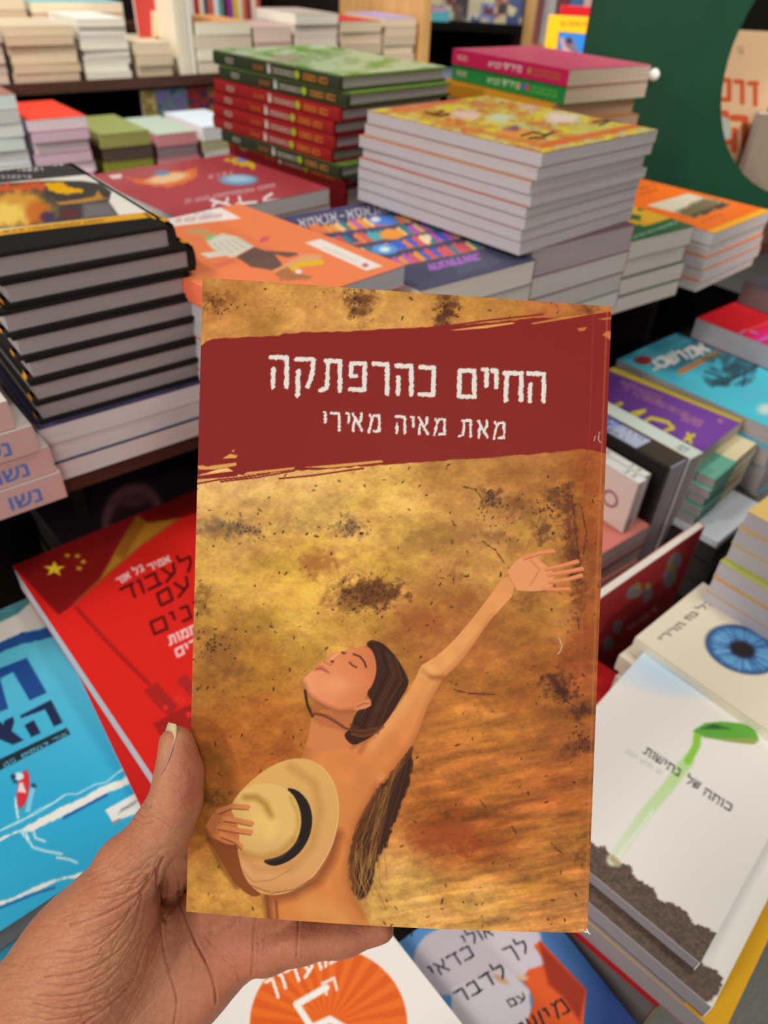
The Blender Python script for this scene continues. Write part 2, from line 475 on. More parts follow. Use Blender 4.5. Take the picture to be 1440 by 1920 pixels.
def scrib(A, p0, p1, up, c, n=10, w=2.0, seed=1, a=0.9):
    """small print too blurred to read: a row of letter-like strokes"""
    r = random.Random(seed)
    p0, p1, up = (np.array(q, float) for q in (p0, p1, up))
    for i in range(n):
        if r.random() < 0.14: continue
        q = p0 + (p1 - p0) * (i + 0.15) / n; e = (p1 - p0) * 0.62 / n
        for st in r.sample([[q, q + up], [q + up, q + up + e], [q + e, q + e + up], [q, q + e], [q + up, q + e]], 3):
            A.line(st, w, c, a=a)
def lettering(mb, c0, xd, yd, length, height, color, n=9, seed=1):
    """raised-free flat marks for spine print too small to read"""
    r = random.Random(seed); c0, xd, yd = (np.array(q, float) for q in (c0, xd, yd))
    st = length / n
    for i in range(n):
        if r.random() < 0.12: continue
        x = i * st
        bars = [(x, x + st * 0.2, 0, 1), (x + st * 0.5, x + st * 0.7, 0, 1), (x, x + st * 0.7, 0.8, 1), (x, x + st * 0.7, 0, 0.2)]
        for x0, x1, y0, y1 in r.sample(bars, 3):
            V = [c0 + xd * u + yd * v * height for u, v in ((x0, y0), (x1, y0), (x1, y1), (x0, y1))]
            mb.add(V, [(0, 1, 2, 3)], P(color))

# ================================================================ UPPER LEVEL
# ---- tall pile of black hardcovers at far left, white softcovers under it
def art_black(A):
    A.fill((38, 34, 33))
    s = lambda pts: [(x / 3.6, 290 + y / 3.6) for x, y in pts]
    A.poly(s([(-700, 90), (0, 60), (540, 30), (690, 130), (0, 190), (-700, 300)]), (70, 64, 60), 6)
    for i in range(9):
        A.word('אבהםלתרמ'[i % 8], s([(430 - 42 * i, 70)])[0], s([(400 - 42 * i, 76)])[0], (-1.2, -4.5), 1.6, (215, 205, 205))
        A.word('ותשםלירמ'[i % 8], s([(300 - 40 * i, 105)])[0], s([(270 - 40 * i, 112)])[0], (-1.6, -5.5), 2.0, (200, 190, 200))
        A.word('מרתשנבהא'[i % 8], s([(215 - 36 * i, 155)])[0], s([(190 - 36 * i, 160)])[0], (-1.4, -5.0), 1.6, (190, 185, 190))
    A.poly(s([(-900, 330), (0, 190), (600, 132), (690, 135), (760, 170), (1080, 385), (965, 395), (790, 412), (0, 545), (-900, 700)]), (232, 220, 206), 3)
    A.poly(s([(-900, 345), (0, 196), (330, 176), (560, 178), (680, 195), (752, 250), (735, 320), (800, 410), (0, 500), (-900, 640)]), (74, 66, 62), 3)
    A.poly(s([(-900, 370), (0, 205), (300, 185), (310, 240), (0, 262), (-900, 420)]), (205, 90, 52), 8, rough=4)
    A.poly(s([(300, 186), (430, 188), (470, 222), (560, 235), (555, 258), (440, 268), (330, 245)]), (236, 168, 24), 4, rough=2)
    A.ell(*s([(90, 370)])[0], 70, 32, (214, 150, 62), 14, rough=6)
    A.ell(*s([(40, 400)])[0], 45, 20, (238, 196, 92), 14, rough=5)
    A.ell(*s([(250, 390)])[0], 22, 22, (196, 96, 40), 12, a=0.8)
    A.poly(s([(540, 300), (640, 280), (660, 240), (700, 290), (740, 295), (560, 325), (400, 340), (380, 322)]), (190, 130, 60), 4)
    A.poly(s([(560, 330), (730, 320), (790, 408), (560, 430)]), (128, 120, 116), 10, a=0.8)
    A.ell(*s([(470, 400)])[0], 16, 9, (110, 50, 56), 6, a=0.8)
    A.ell(*s([(320, 420)])[0], 14, 10, (60, 48, 90), 6, a=0.8)
    A.poly(s([(-900, 690), (0, 512), (420, 455), (960, 392), (1010, 425), (420, 492), (0, 545), (-900, 730)]), (228, 160, 44), 2)
    A.poly(s([(980, 395), (1085, 385), (1120, 415), (1040, 435)]), (228, 160, 44), 2)
    scrib(A, s([(700, 450)])[0], s([(20, 530)])[0], (-0.8, -4), (120, 80, 30), 44, 1.0, 4, 0.7)
    A.line(s([(640, 145), (1060, 425)]), 1.6, (196, 184, 170), 2)
def extra_black(mb, w, h, t):
    for z0, z1 in ((-0.00015, 0.0026), (t - 0.0026, t + 0.00015)):
        mb.box(-w / 2 - 0.0003, -w / 2 + 0.004, -h / 2 + 0.009, -h / 2 + 0.017, z0, z1, P((226, 150, 36)))
    mb.box(w / 2 - 0.003, w / 2 + 0.0015, -h / 2 + 0.009, -h / 2 + 0.017, 0.001, t + 0.0002, P((226, 150, 36)))
BK = dict(desc='thick black hardcover with orange-banded spine', t=0.0176, front=(36, 32, 31), hard=True, page=(164, 148, 144), extra=extra_black)
WS = dict(t=0.0154, front=(74, 66, 96), spine=(205, 195, 188), back=(190, 182, 178), page=(205, 193, 184), w=0.142, h=0.212, side='L')
pile('in the far left pile', 'BR', (325, 421), -0.161, 0.135, 0.205, 40,
     [dict(BK, art=art_black, desc='glossy black hardcover with a fiery picture and white panel'),
      dict(BK, dx=0.0135, dyaw=0.5), dict(BK, dx=0.007, dyaw=0.8), dict(BK, dx=0.010, dyaw=-0.3), dict(BK, dx=0.014, dyaw=0.3), dict(BK, dx=0.013, dyaw=0),
      dict(BK, dx=0.013, dyaw=-0.4),
      dict(WS, desc='white-edged softcover with navy cover', dx=0.016, dyaw=-0.5), dict(WS, desc='white-edged softcover with navy cover', dx=0.013, dyaw=0),
      dict(WS, desc='white-edged softcover with navy cover', dx=0.014, dyaw=0)],
     'books in the tall black pile', base=ZT)
# ---- pale pink spines at the very left edge
def extra_pink(word):
    def f(mb, w, h, t):
        put_text(mb, word, (w / 2 + 0.0003, h / 2 - 0.028, t * 0.45), (0, 1, 0), (0, 0, 1), t * 0.5, (96, 118, 176), 0.02)
    return f
PK = dict(desc='pale pink paperback with blue lettering', t=0.0212, front=(222, 206, 194), spine=(206, 160, 148), page=(214, 190, 180))
pile('in the left edge pile', 'TR', (13, 752), ZT + 0.0878, 0.14, 0.21, -49,
     [dict(PK, extra=extra_pink('נשו')), dict(PK, extra=extra_pink('נשו'), dy=0.010, dyaw=1), dict(PK, extra=extra_pink('נשו'), dy=0.017, dyaw=0.5), dict(PK, extra=extra_pink('נשו'), dy=0.019, dx=0.002, dyaw=0)],
     'pale pink paperbacks at the left edge', base=ZT)

# ---- maroon cover lying flat
def art_maroon(A):
    A.fill((178, 74, 78))
    A.poly([(380, 300), (520, 275), (620, 352), (560, 372)], (152, 48, 56), 60, a=0.9)
    A.poly([(180, 330), (330, 290), (330, 330), (190, 352)], (186, 100, 98), 30, a=0.7)
    m = lambda pts: [(180 + x / 3.13, 270 + y / 3.13) for x, y in pts]
    A.poly(m([(185, 195), (260, 212), (330, 200), (400, 165), (500, 160), (560, 150), (590, 128), (600, 185), (560, 215), (500, 240), (400, 255), (300, 240), (220, 225)]), (224, 112, 62), 3, rough=2)
    A.ell(*m([(420, 200)])[0], 38, 9, (236, 190, 140), 5, rot=-0.15)
    A.ell(*m([(385, 170)])[0], 14, 5, (120, 140, 170), 4)
    A.ell(*m([(835, 210)])[0], 36, 10.5, (112, 152, 184), 3)
    A.ell(*m([(835, 205)])[0], 24, 6, (168, 190, 200), 5)
    A.poly(m([(750, 95), (850, 75), (940, 120), (930, 145), (840, 128)]), (196, 160, 40), 4, rough=3)
    A.ell(*m([(860, 92)])[0], 11, 4, (110, 110, 190), 3)
    for wd, p0, p1, hh, lw in (('אדל', (650, 330), (1100, 285), 38, 5.0),):
        A.word(wd, m([p0])[0], m([p1])[0], (2.5, 13), lw, (228, 208, 200))
    scrib(A, m([(520, 330)])[0], m([(1050, 235)])[0], (1, 5), (196, 150, 148), 26, 2.0, 3)
    scrib(A, m([(660, 185)])[0], m([(800, 160)])[0], (1, 5), (206, 150, 148), 9, 1.8, 5)
    A.poly(m([(70, 185), (150, 175), (150, 200), (100, 205)]), (230, 208, 200), 3)
pm = at(618, 353, -0.219)
pile('in the pile behind the coral cover', 'BR', (618, 353), -0.219, 0.195, 0.2, 46,
     [dict(desc='maroon paperback with orange bird drawing and blue oval', t=0.017, front=(172, 82, 84), art=art_maroon, page=(190, 178, 172), mat=M_MATTE)],
     'books under the maroon cover', base=ZT, filler=dict(desc='maroon-covered paperback lying flat', front=(160, 70, 74)))
# ---- navy cover with a drawn bookcase
def art_navy(A):
    A.fill((80, 76, 106))
    A.poly([(640, 520), (680, 470), (880, 430), (1010, 487), (780, 560)], (78, 76, 92), 70, a=0.75)
    m = lambda pts: [(500 + x / 2.667, 340 + y / 2.667) for x, y in pts]
    A.poly(m([(900, 360), (1080, 335), (1180, 405), (960, 470)]), (96, 94, 108), 4, a=0.5)
    A.word('ואנאסא-אנאטא', m([(620, 150)])[0], m([(165, 235)])[0], (-5, -16), 2.2, (226, 214, 206))
    scrib(A, m([(130, 165)])[0], m([(520, 100)])[0], (-2, -6), (120, 70, 130), 18, 2.6, 7)
    r = random.Random(5)
    rows = [((260, 265), (860, 235), 12), ((375, 300), (975, 275), 12)]
    pal = [(232, 124, 78), (84, 166, 170), (190, 96, 176), (232, 150, 70), (70, 100, 190), (214, 90, 96), (236, 190, 130), (60, 128, 140)]
    for (ax, ay), (bx, by) in (((250, 255), (760, 190)), ((360, 320), (855, 232)), ((470, 372), (975, 272)), ((600, 425), (1085, 325))):
        A.line(m([(ax, ay + 6), (bx, by + 4)]), 5, (206, 110, 72), 2)
        n = 17
        for i in range(n):
            if r.random() < 0.12: continue
            x, y = ax + (bx - ax) * (i + 0.5) / n, ay + (by - ay) * (i + 0.5) / n
            hgt = r.uniform(34, 52)
            A.line(m([(x - hgt * 0.9, y - hgt * 0.55), (x - 4, y)]), r.uniform(7, 11), r.choice(pal), 3)
    A.ell(*m([(580, 195)])[0], 26, 9, (86, 128, 214), 3, rot=0.1); A.ell(*m([(545, 190)])[0], 9, 5, (226, 214, 214), 3)
    A.ell(*m([(625, 265)])[0], 23, 10, (236, 150, 60), 3)
    A.ell(*m([(590, 340)])[0], 24, 10, (92, 150, 226), 3); A.ell(*m([(590, 340)])[0], 10, 5, (220, 228, 236), 4)
    A.ell(*m([(800, 285)])[0], 9, 8, (240, 210, 170), 3)
    scrib(A, m([(815, 445)])[0], m([(1075, 385)])[0], (-3, -10), (176, 104, 190), 9, 3.4, 9)
pile('beside the coral cover', 'BR', (1005, 487), -0.2185, 0.14, 0.225, 40,
     [dict(desc='navy paperback with a drawn bookcase of colourful books', t=0.0225, front=(56, 52, 78), art=art_navy, page=(206, 192, 180), mat=M_MATTE),
      dict(desc='navy paperback with cream page edges', t=0.019, front=(60, 56, 80), page=(196, 182, 172)), dict(desc='navy paperback with cream page edges', t=0.018, front=(60, 56, 80), page=(206, 194, 184))],
     'navy paperbacks in the middle of the table', base=ZT, jit=0.002, jdeg=0.8)
# ---- coral cover with a reading woman
def art_coral(A):
    A.fill((252, 128, 80))
    m = lambda pts: [(320 + x / 3.13, 360 + y / 3.13) for x, y in pts]
    A.poly(m([(-200, 120), (0, 115), (280, 85), (415, 155), (30, 200), (-200, 230)]), (238, 220, 208), 2)
    scrib(A, m([(30, 160)])[0], m([(300, 130)])[0], (0.5, 5), (206, 150, 150), 16, 1.8, 3)
    scrib(A, m([(140, 125)])[0], m([(260, 115)])[0], (0.5, 3), (190, 190, 200), 8, 1.4, 3)
    A.poly(m([(788, 298), (880, 275), (1245, 435), (1150, 462)]), (236, 218, 206), 2)
    A.line(m([(900, 325), (1090, 405)]), 2.5, (200, 186, 180), 4, a=0.6); A.ell(*m([(1142, 430)])[0], 6, 4, (196, 110, 116), 2)
    A.poly(m([(70, 220), (180, 208), (250, 235), (230, 265), (110, 245)]), (206, 150, 100), 3)
    A.poly(m([(200, 265), (265, 245), (270, 262), (215, 290)]), (140, 190, 120), 3)
    A.poly(m([(210, 290), (300, 242), (400, 265), (490, 320), (385, 378), (350, 385), (240, 330)]), (222, 208, 186), 3)
    for k in range(5): A.line(m([(250 + 35 * k, 300 - 8 * k), (330 + 35 * k, 370 - 14 * k)]), 1.4, (190, 170, 150), 2)
    A.poly(m([(170, 360), (330, 340), (345, 370), (220, 388)]), (226, 210, 192), 3)
    A.poly(m([(385, 380), (490, 322), (560, 348), (690, 355), (745, 370), (690, 385), (610, 365), (660, 430), (600, 460), (470, 440)]), (112, 84, 74), 2.5)
    A.poly(m([(600, 460), (640, 440), (720, 400), (780, 365), (880, 370), (880, 400), (760, 420), (690, 480), (640, 490)]), (226, 156, 110), 3, rough=2)
    A.line(m([(700, 455), (760, 425), (885, 412)]), 9, (226, 180, 44), 3)
    A.poly(m([(600, 480), (680, 440), (720, 470), (830, 490), (800, 515), (650, 520)]), (176, 112, 72), 4, rough=3)
    A.ell(*m([(750, 467)])[0], 6, 4, (236, 226, 220), 3)
    for k in range(5): A.line(m([(250 + 25 * k, 425 - 8 * k), (290 + 20 * k, 440 - 8 * k)]), 2.0, (206, 90, 96), 2)
    A.ell(*m([(550, 278)])[0], 10, 5, (206, 96, 96), 3, rot=-0.4)
    A.line(m([(540, 350), (740, 362)]), 4, (110, 90, 74), 2)
pc = at(760, 497, -0.200)
pbl = pc + dirv(228) * 0.15
book('coral paperback with drawing of a woman reading, white title boxes, overlapping the navy book', place('BR', pc, 0.15, 0.218, 0.0172, 48), 0.15, 0.218, 0.0172,
     front=(240, 112, 76), art=art_coral, page=(176, 168, 170), side='L', mat=M_MATTE, group=None)
zc = -0.2178 - 0.0004
for k in range(4):
    tt = (zc - ZT) / 4
    q = pbl.copy(); q[2] = CH + zc - tt * k
    book(f'paperback lying under the coral cover, {ORD[k]} of four', place('BL', q, 0.085, 0.16, tt - 0.0004, 46), 0.085, 0.16, tt - 0.0004,
         front=(214, 110, 84), page=(186, 176, 172), group='paperbacks under the coral cover')

# ---- green and red hardcovers
def extra_gr(col):
    def f(mb, w, h, t):
        x = -w / 2 - 0.0014
        xd, yd = np.array((0, -1, 0)), np.array((0, 0, 1))
        def at_s(s0): return np.array((x, -h / 2 + s0, t * 0.28))
        lettering(mb, at_s(0.066), xd, yd, 0.046, t * 0.42, (224, 140, 50), 11, 1)
        V = [(x, -h / 2 + 0.078 + 0.005 * math.cos(a), t * 0.5 + 0.0045 * math.sin(a)) for a in np.linspace(0, 2 * math.pi, 13)[:-1]]
        mb.add(V, np.zeros((0, 3), int), P((168, 176, 50))); mb.f[-1] = [[mb.n - 12 + i for i in range(12)]]
        lettering(mb, at_s(0.126), xd, yd, 0.042, t * 0.36, (206, 190, 170), 12, 2)
        for a, b, z0, z1 in ((0.131, 0.137, 0.2, 0.62), (0.131, 0.133, 0.6, 0.85), (0.135, 0.137, 0.6, 0.85)):
            mb.add([(x, -h / 2 + b, t * z0), (x, -h / 2 + a, t * z0), (x, -h / 2 + a, t * z1), (x, -h / 2 + b, t * z1)], [(0, 1, 2, 3)], P((214, 200, 186)))
        lettering(mb, at_s(0.168), xd, yd, 0.024, t * 0.3, (196, 112, 46), 6, 3)
        lettering(mb, at_s(0.228), xd, yd, 0.018, t * 0.4, (196, 180, 160), 4, 4)
    return f
def art_grtop(A):
    A.fill((168, 184, 128))
    A.X, A.Y = A.X, A.Y
    n = fbm(A.X * 0.03, A.Y * 0.1, 4)
    A.C = np.where((n > 0.56)[:, None], (196, 206, 160), A.C); A.C = np.where((n < 0.4)[:, None], (130, 168, 84), A.C)
    A.ell(535, 110, 26, 4, (206, 160, 150), 5); A.ell(450, 100, 22, 3, (206, 200, 186), 4)
GG = dict(front=(120, 150, 66), spine=(58, 62, 44), back=(70, 84, 40), hard=True, page=(170, 156, 150), side='L', t=0.0152, desc='dark green hardcover with orange spine title')
RR = dict(front=(150, 36, 36), spine=(158, 38, 38), back=(140, 34, 34), hard=True, page=(170, 156, 152), side='L', t=0.0152, desc='red hardcover with orange spine title')
GG['extra'] = extra_gr(0); RR['extra'] = extra_gr(1)
pile('in the green and red pile', 'BL', (638, 142), -0.118, 0.182, 0.258, 46,
     [dict(GG, art=art_grtop, mat=M_GLOSS, t=0.016), dict(GG, dx=0.003, dy=-0.010, dyaw=0.6), dict(RR, dx=-0.002, dy=-0.003, dyaw=0.5), dict(RR, dx=-0.003, dy=0.008, dyaw=-0.4),
      dict(RR, dx=-0.003, dy=0.006, dyaw=0.3), dict(RR, dx=-0.003, dy=0.012, dyaw=-0.2), dict(GG, dx=-0.002, dy=-0.002, dyaw=-0.6), dict(RR, dx=0.02, dy=0.012, dyaw=0)],
     'green and red hardcovers', base=ZT, filler=dict(desc='red hardcover', front=(140, 34, 36), hard=True, side='L', dx=0.022, dy=0.014))

# ---- pink and green thick paperbacks behind the orange pile
def extra_pg(dots, c1, c2):
    def f(mb, w, h, t):
        x = -w / 2 - 0.0004; xd, yd = np.array((0, -1, 0)), np.array((0, 0, 1))
        lettering(mb, (x, -h / 2 + 0.06, t * 0.3), xd, yd, 0.048, t * 0.4, c2, 10, 3)
        put_text(mb, 'סופרפוד', (x, -h / 2 + 0.098, t * 0.5), xd, yd, t * 0.42, c1, 0.015, 0.034)
        put_text(mb, 'לבריא', (x, -h / 2 + 0.132, t * 0.5), xd, yd, t * 0.42, c1, 0.015, 0.026)
        for i, c in enumerate(dots):
            mb.add([(x, -h / 2 + 0.070 + 0.008 * i, t * .35), (x, -h / 2 + 0.064 + 0.008 * i, t * .35), (x, -h / 2 + 0.064 + 0.008 * i, t * .7), (x, -h / 2 + 0.070 + 0.008 * i, t * .7)], [(0, 1, 2, 3)], P(c))
        lettering(mb, (x, h / 2 - 0.012, t * 0.35), xd, yd, 0.022, t * 0.3, (236, 200, 170), 5, 4)
    return f
def art_pinktop(A): A.fill((214, 92, 116))
pile('in the pile behind the orange-topped pile', 'BL', (1068, 131), -0.110, 0.162, 0.222, 38,
     [dict(desc='thick pink paperback', t=0.0185, front=(216, 70, 104), spine=(206, 36, 84), page=(190, 170, 150), side='L', art=art_pinktop, extra=extra_pg([(190, 140, 50)], (236, 214, 206), (196, 112, 60))),
      dict(desc='thick green paperback', t=0.0195, front=(90, 130, 70), spine=(46, 130, 62), page=(186, 166, 146), side='L', dy=0.002, dyaw=-0.5, extra=extra_pg([(206, 80, 90), (70, 110, 190), (216, 130, 60)], (206, 226, 170), (110, 190, 80))),
      dict(desc='thick orange paperback', t=0.019, front=(226, 150, 40), spine=(226, 150, 40), page=(168, 130, 106), side='L', dx=-0.006, dy=0.012)],
     'thick paperbacks behind the orange-topped pile', base=ZT, filler=dict(desc='thick paperback', front=(170, 120, 70), page=(160, 130, 110), dx=-0.004))

# ---- pile with the orange patterned cover
def art_orange(A):
    A.fill((206, 158, 70))
    m = lambda pts: [(700 + x / 2.667, 180 + y / 2.667) for x, y in pts]
    n = fbm(A.X * 0.035, A.Y * 0.09, 14); n2 = fbm(A.X * 0.05 + 9, A.Y * 0.13, 24)
    A.C = np.where((n > 0.54)[:, None], (198, 186, 120), A.C)
    A.C = np.where((n2 > 0.60)[:, None], (222, 196, 60), A.C); A.C = np.where((n2 < 0.38)[:, None], (206, 120, 60), A.C)
    for x, y, rx, ry, c in ((460, 95, 26, 9, (232, 192, 176)), (640, 110, 30, 9, (206, 206, 160)), (940, 110, 32, 10, (236, 206, 190)), (560, 45, 24, 5, (196, 120, 76)),
                            (780, 55, 26, 6, (220, 176, 160)), (760, 160, 34, 7, (190, 190, 120)), (300, 90, 22, 6, (190, 120, 40)), (720, 185, 36, 8, (230, 150, 70)), (1060, 160, 30, 6, (196, 186, 90)), (690, 160, 10, 4, (130, 70, 110))):
        A.ell(*m([(x, y)])[0], rx, ry, c, 7, rough=3)
    for q in ([(740, 200), (800, 180), (860, 195), (900, 180)], [(780, 212), (850, 205), (880, 190)], [(1100, 130), (1180, 120), (1240, 130)], [(1130, 145), (1200, 118)], [(260, 80), (330, 100), (380, 90)], [(300, 95), (350, 75)]):
        A.line(m(q), 3.4, (84, 52, 36), 2)
    A.poly(m([(70, 75), (120, 60), (420, 5), (440, 25), (170, 75), (110, 82)]), (220, 108, 66), 5, a=0.9)
    A.poly(m([(110, 80), (75, 70), (845, 262), (850, 235)]), (222, 124, 60), 5, a=0.8)
    A.poly(m([(845, 262), (830, 235), (1300, 140), (1362, 150)]), (220, 104, 58), 4, a=0.95)
OB = dict(front=(214, 134, 86), spine=(206, 180, 150), page=(186, 174, 172), back=(200, 176, 168))
OS = [0.0112, 0.0100, 0.0106, 0.0090, 0.0088, 0.0098, 0.0100, 0.0110]
DX = [0, -0.0030, -0.0072, -0.0074, -0.0090, -0.0096, -0.0114, -0.0110]
DY = [0, 0.0, 0.002, -0.001, 0.001, 0.0, 0.001, 0.0]
OC = [(214, 134, 86), (190, 150, 140), (206, 140, 96), (176, 156, 152), (214, 120, 80), (180, 160, 150), (186, 150, 150), (176, 150, 150)]
ol = [dict(OB, t=t,  dx=DX[i], dy=DY[i], dyaw=0.4 * ((i % 3) - 1), desc='thin grey-edged paperback with orange cover') for i, t in enumerate(OS)]
for i, q in enumerate(ol): q['front'] = OC[i]; q['back'] = (176, 160, 156)
ol[0].update(art=art_orange, desc='thin paperback with orange and yellow patterned cover', dyaw=0)
gcol = [((120, 84, 96), 0.027, (166, 148, 146)), ((176, 90, 86), 0.022, (190, 178, 172)), ((96, 104, 90), 0.02, (182, 172, 164)), ((90, 84, 100), 0.02, (196, 188, 180))]
for i, (c, t, pg) in enumerate(gcol):
    ol.append(dict(desc='thick paperback with grey page edges', t=t, front=c, page=pg, dx=0.013 + 0.002 * (i % 2), dy=0.002, w=0.155, h=0.205, dyaw=-5))
pile('in the orange-topped pile', 'BL', (1018, 287), -0.13, 0.187, 0.22, 45, ol, 'books in the orange-topped pile', base=ZT)

# ---- small pile with the green and yellow cover
def art_smallg(A):
    A.fill((58, 106, 66))
    n = fbm(A.X * 0.07, A.Y * 0.12, 34)
    top = (A.Y < 395 + (A.X - 1100) * 0.03)
    A.C = np.where(((n > 0.45) & (A.Y < 437 - 0.18 * (A.X - 1140)))[:, None], (228, 168, 44), A.C)
    A.C = np.where(((n < 0.36) & (A.Y < 437 - 0.18 * (A.X - 1140)))[:, None], (70, 96, 40), A.C)
    A.ell(1165, 432, 10, 7, (216, 210, 90), 4)
    A.poly([(1140, 462), (1165, 440), (1260, 408), (1305, 424)], (52, 96, 62), 4)
    scrib(A, (1270, 418), (1180, 450), (-1, -4), (150, 180, 150), 14, 1.5, 2)
SG = dict(desc='cream-paged dark green paperback', front=(70, 110, 76), page=(202, 186, 172), back=(120, 90, 96), spine=(120, 100, 84), side='R')
pile('in the pile left of the orange pile', 'BL', (1146, 462), -0.250, 0.155, 0.2, 37.5,
     [dict(SG, t=0.0215, art=art_smallg, desc='paperback with green and yellow fruit cover'), dict(SG, t=0.021, dx=-0.002, dyaw=0.5), dict(SG, t=0.021, dx=0.002, dyaw=0), dict(SG, t=0.02, dx=-0.002, dyaw=0)],
     'green paperbacks at the table edge', base=ZT)
# ---- orange book pile beside the green board
def art_orr(A):
    A.fill((240, 108, 30))
    m = lambda pts: [(1040 + x / 3.2, 300 + y / 3.2) for x, y in pts]
    A.poly(m([(550, 272), (800, 200), (1050, 265), (840, 345)]), (212, 198, 172), 2)
    A.poly(m([(720, 318), (880, 232), (960, 240), (1050, 265), (840, 345)]), (112, 100, 70), 8, rough=3)
    A.poly(m([(800, 330), (900, 300), (980, 262), (1050, 265), (840, 345)]), (58, 52, 42), 5, rough=3)
    A.poly(m([(900, 430), (965, 440), (1290, 315), (1290, 275)]), (240, 168, 40), 3)
    for p0, p1 in (((470, 190), (610, 150)), ((520, 210), (620, 180)), ((880, 375), (1010, 330))):
        scrib(A, m([p0])[0], m([p1])[0], (-1, -3), (170, 80, 30), 10, 1.4, 3, 0.7)
OR = dict(desc='pale-edged orange paperback', front=(226, 112, 44), page=(192, 182, 176), spine=(206, 170, 140))
pile('in the pile before the green board', 'BL', (1340, 437), -0.2605, 0.165, 0.22, 45,
     [dict(OR, t=0.0155, art=art_orr, desc='orange paperback with an old photograph on its cover')] + [dict(OR, t=0.0148, dx=d, dyaw=0.4 * s) for d, s in ((0.003, 1), (-0.001, -1), (0.002, 0), (-0.002, 0))],
     'orange paperbacks beside the board', base=ZT)

# ---- green board with a round opening
B1 = np.array([0.35, 1.262, CH])
bd = dirv(5); bn = np.array([-bd[1], bd[0], 0.0])
def on_board(px, py):
    r = ray(px, py); k = np.dot(B1 - CAMP, bn) / np.dot(r, bn)
    p = CAMP + r * k
    return np.dot(p - B1, bd), p[2] - CH
hp = np.array([on_board(*q) for q in ((1415, 2), (1386, 55), (1362, 130), (1352, 205), (1362, 270), (1390, 322), (1438, 358))])
Aq = np.c_[2 * hp, np.ones(len(hp))]; sol = np.linalg.lstsq(Aq, (hp ** 2).sum(1), rcond=None)[0]
hc, hr = sol[:2], math.sqrt(sol[2] + (sol[:2] ** 2).sum())
lx = on_board(1113, 8)[0]
rx = hc[0] + hr + 0.06
ztop = max(0.06, hc[1] + hr + 0.03)
outer = []
N = 64
def board_mesh():
    bm = bmesh.new()
    ang = [2 * math.pi * i / N for i in range(N)]
    inn, out = [], []
    x0, x1, z0, z1 = lx, rx, ZT + 0.0005, ztop
    for a in ang:
        c, s = math.cos(a), math.sin(a)
        inn.append((hc[0] + hr * c, hc[1] + hr * s))
        ks = []
        if c > 1e-9: ks.append((x1 - hc[0]) / c)
        if c < -1e-9: ks.append((x0 - hc[0]) / c)
        if s > 1e-9: ks.append((z1 - hc[1]) / s)
        if s < -1e-9: ks.append((z0 - hc[1]) / s)
        k = min(ks); out.append((hc[0] + k * c, hc[1] + k * s))
    # corners of the sheet snapped in
    for cx, cz in ((x0, z0), (x0, z1), (x1, z0), (x1, z1)):
        j = min(range(N), key=lambda i: (out[i][0] - cx) ** 2 + (out[i][1] - cz) ** 2); out[j] = (cx, cz)
    th = 0.012
    L = [[bm.verts.new((u, y, v)) for u, v in P_] for y in (0, th) for P_ in (inn, out)]
    for i in range(N):
        j = (i + 1) % N
        bm.faces.new((L[0][i], L[0][j], L[1][j], L[1][i])); bm.faces.new((L[2][i], L[3][i], L[3][j], L[2][j]))
        bm.faces.new((L[0][i], L[2][i], L[2][j], L[0][j])); bm.faces.new((L[1][i], L[1][j], L[3][j], L[3][i]))
    bmesh.ops.recalc_face_normals(bm, faces=bm.faces)
    me = bpy.data.meshes.new('divider_board'); bm.to_mesh(me); bm.free()
    return me
bsign = 1.0
yv = bn * bsign
gb = obj('divider_board', board_mesh(), M_GREEN)
gb['label'] = 'green painted upright board with a large round cut-out beside the orange books'; gb['category'] = 'board'
MBd = Matrix(((bd[0], yv[0], 0, B1[0]), (bd[1], yv[1], 0, B1[1]), (0, 0, 1, CH), (0, 0, 0, 1)))
gb.matrix_world = MBd
ku, kz = on_board(1222, 139)
bm = bmesh.new(); bmesh.ops.create_uvsphere(bm, u_segments=20, v_segments=12, radius=0.0085)
for v in bm.verts: v.co.y *= 0.8
bm.faces.ensure_lookup_table()
for f in bm.faces: f.smooth = True
r2 = bmesh.ops.create_cone(bm, cap_ends=True, segments=16, radius1=0.0035, radius2=0.0035, depth=0.008, matrix=Matrix.Translation((0, 0.008, 0)) @ Matrix.Rotation(math.pi / 2, 4, 'X'))
me = bpy.data.meshes.new('knob'); bm.to_mesh(me); bm.free()
kb = obj('knob', me, M_KNOB, gb, label='white round plastic knob'); kb.location = (ku, -0.009, kz)

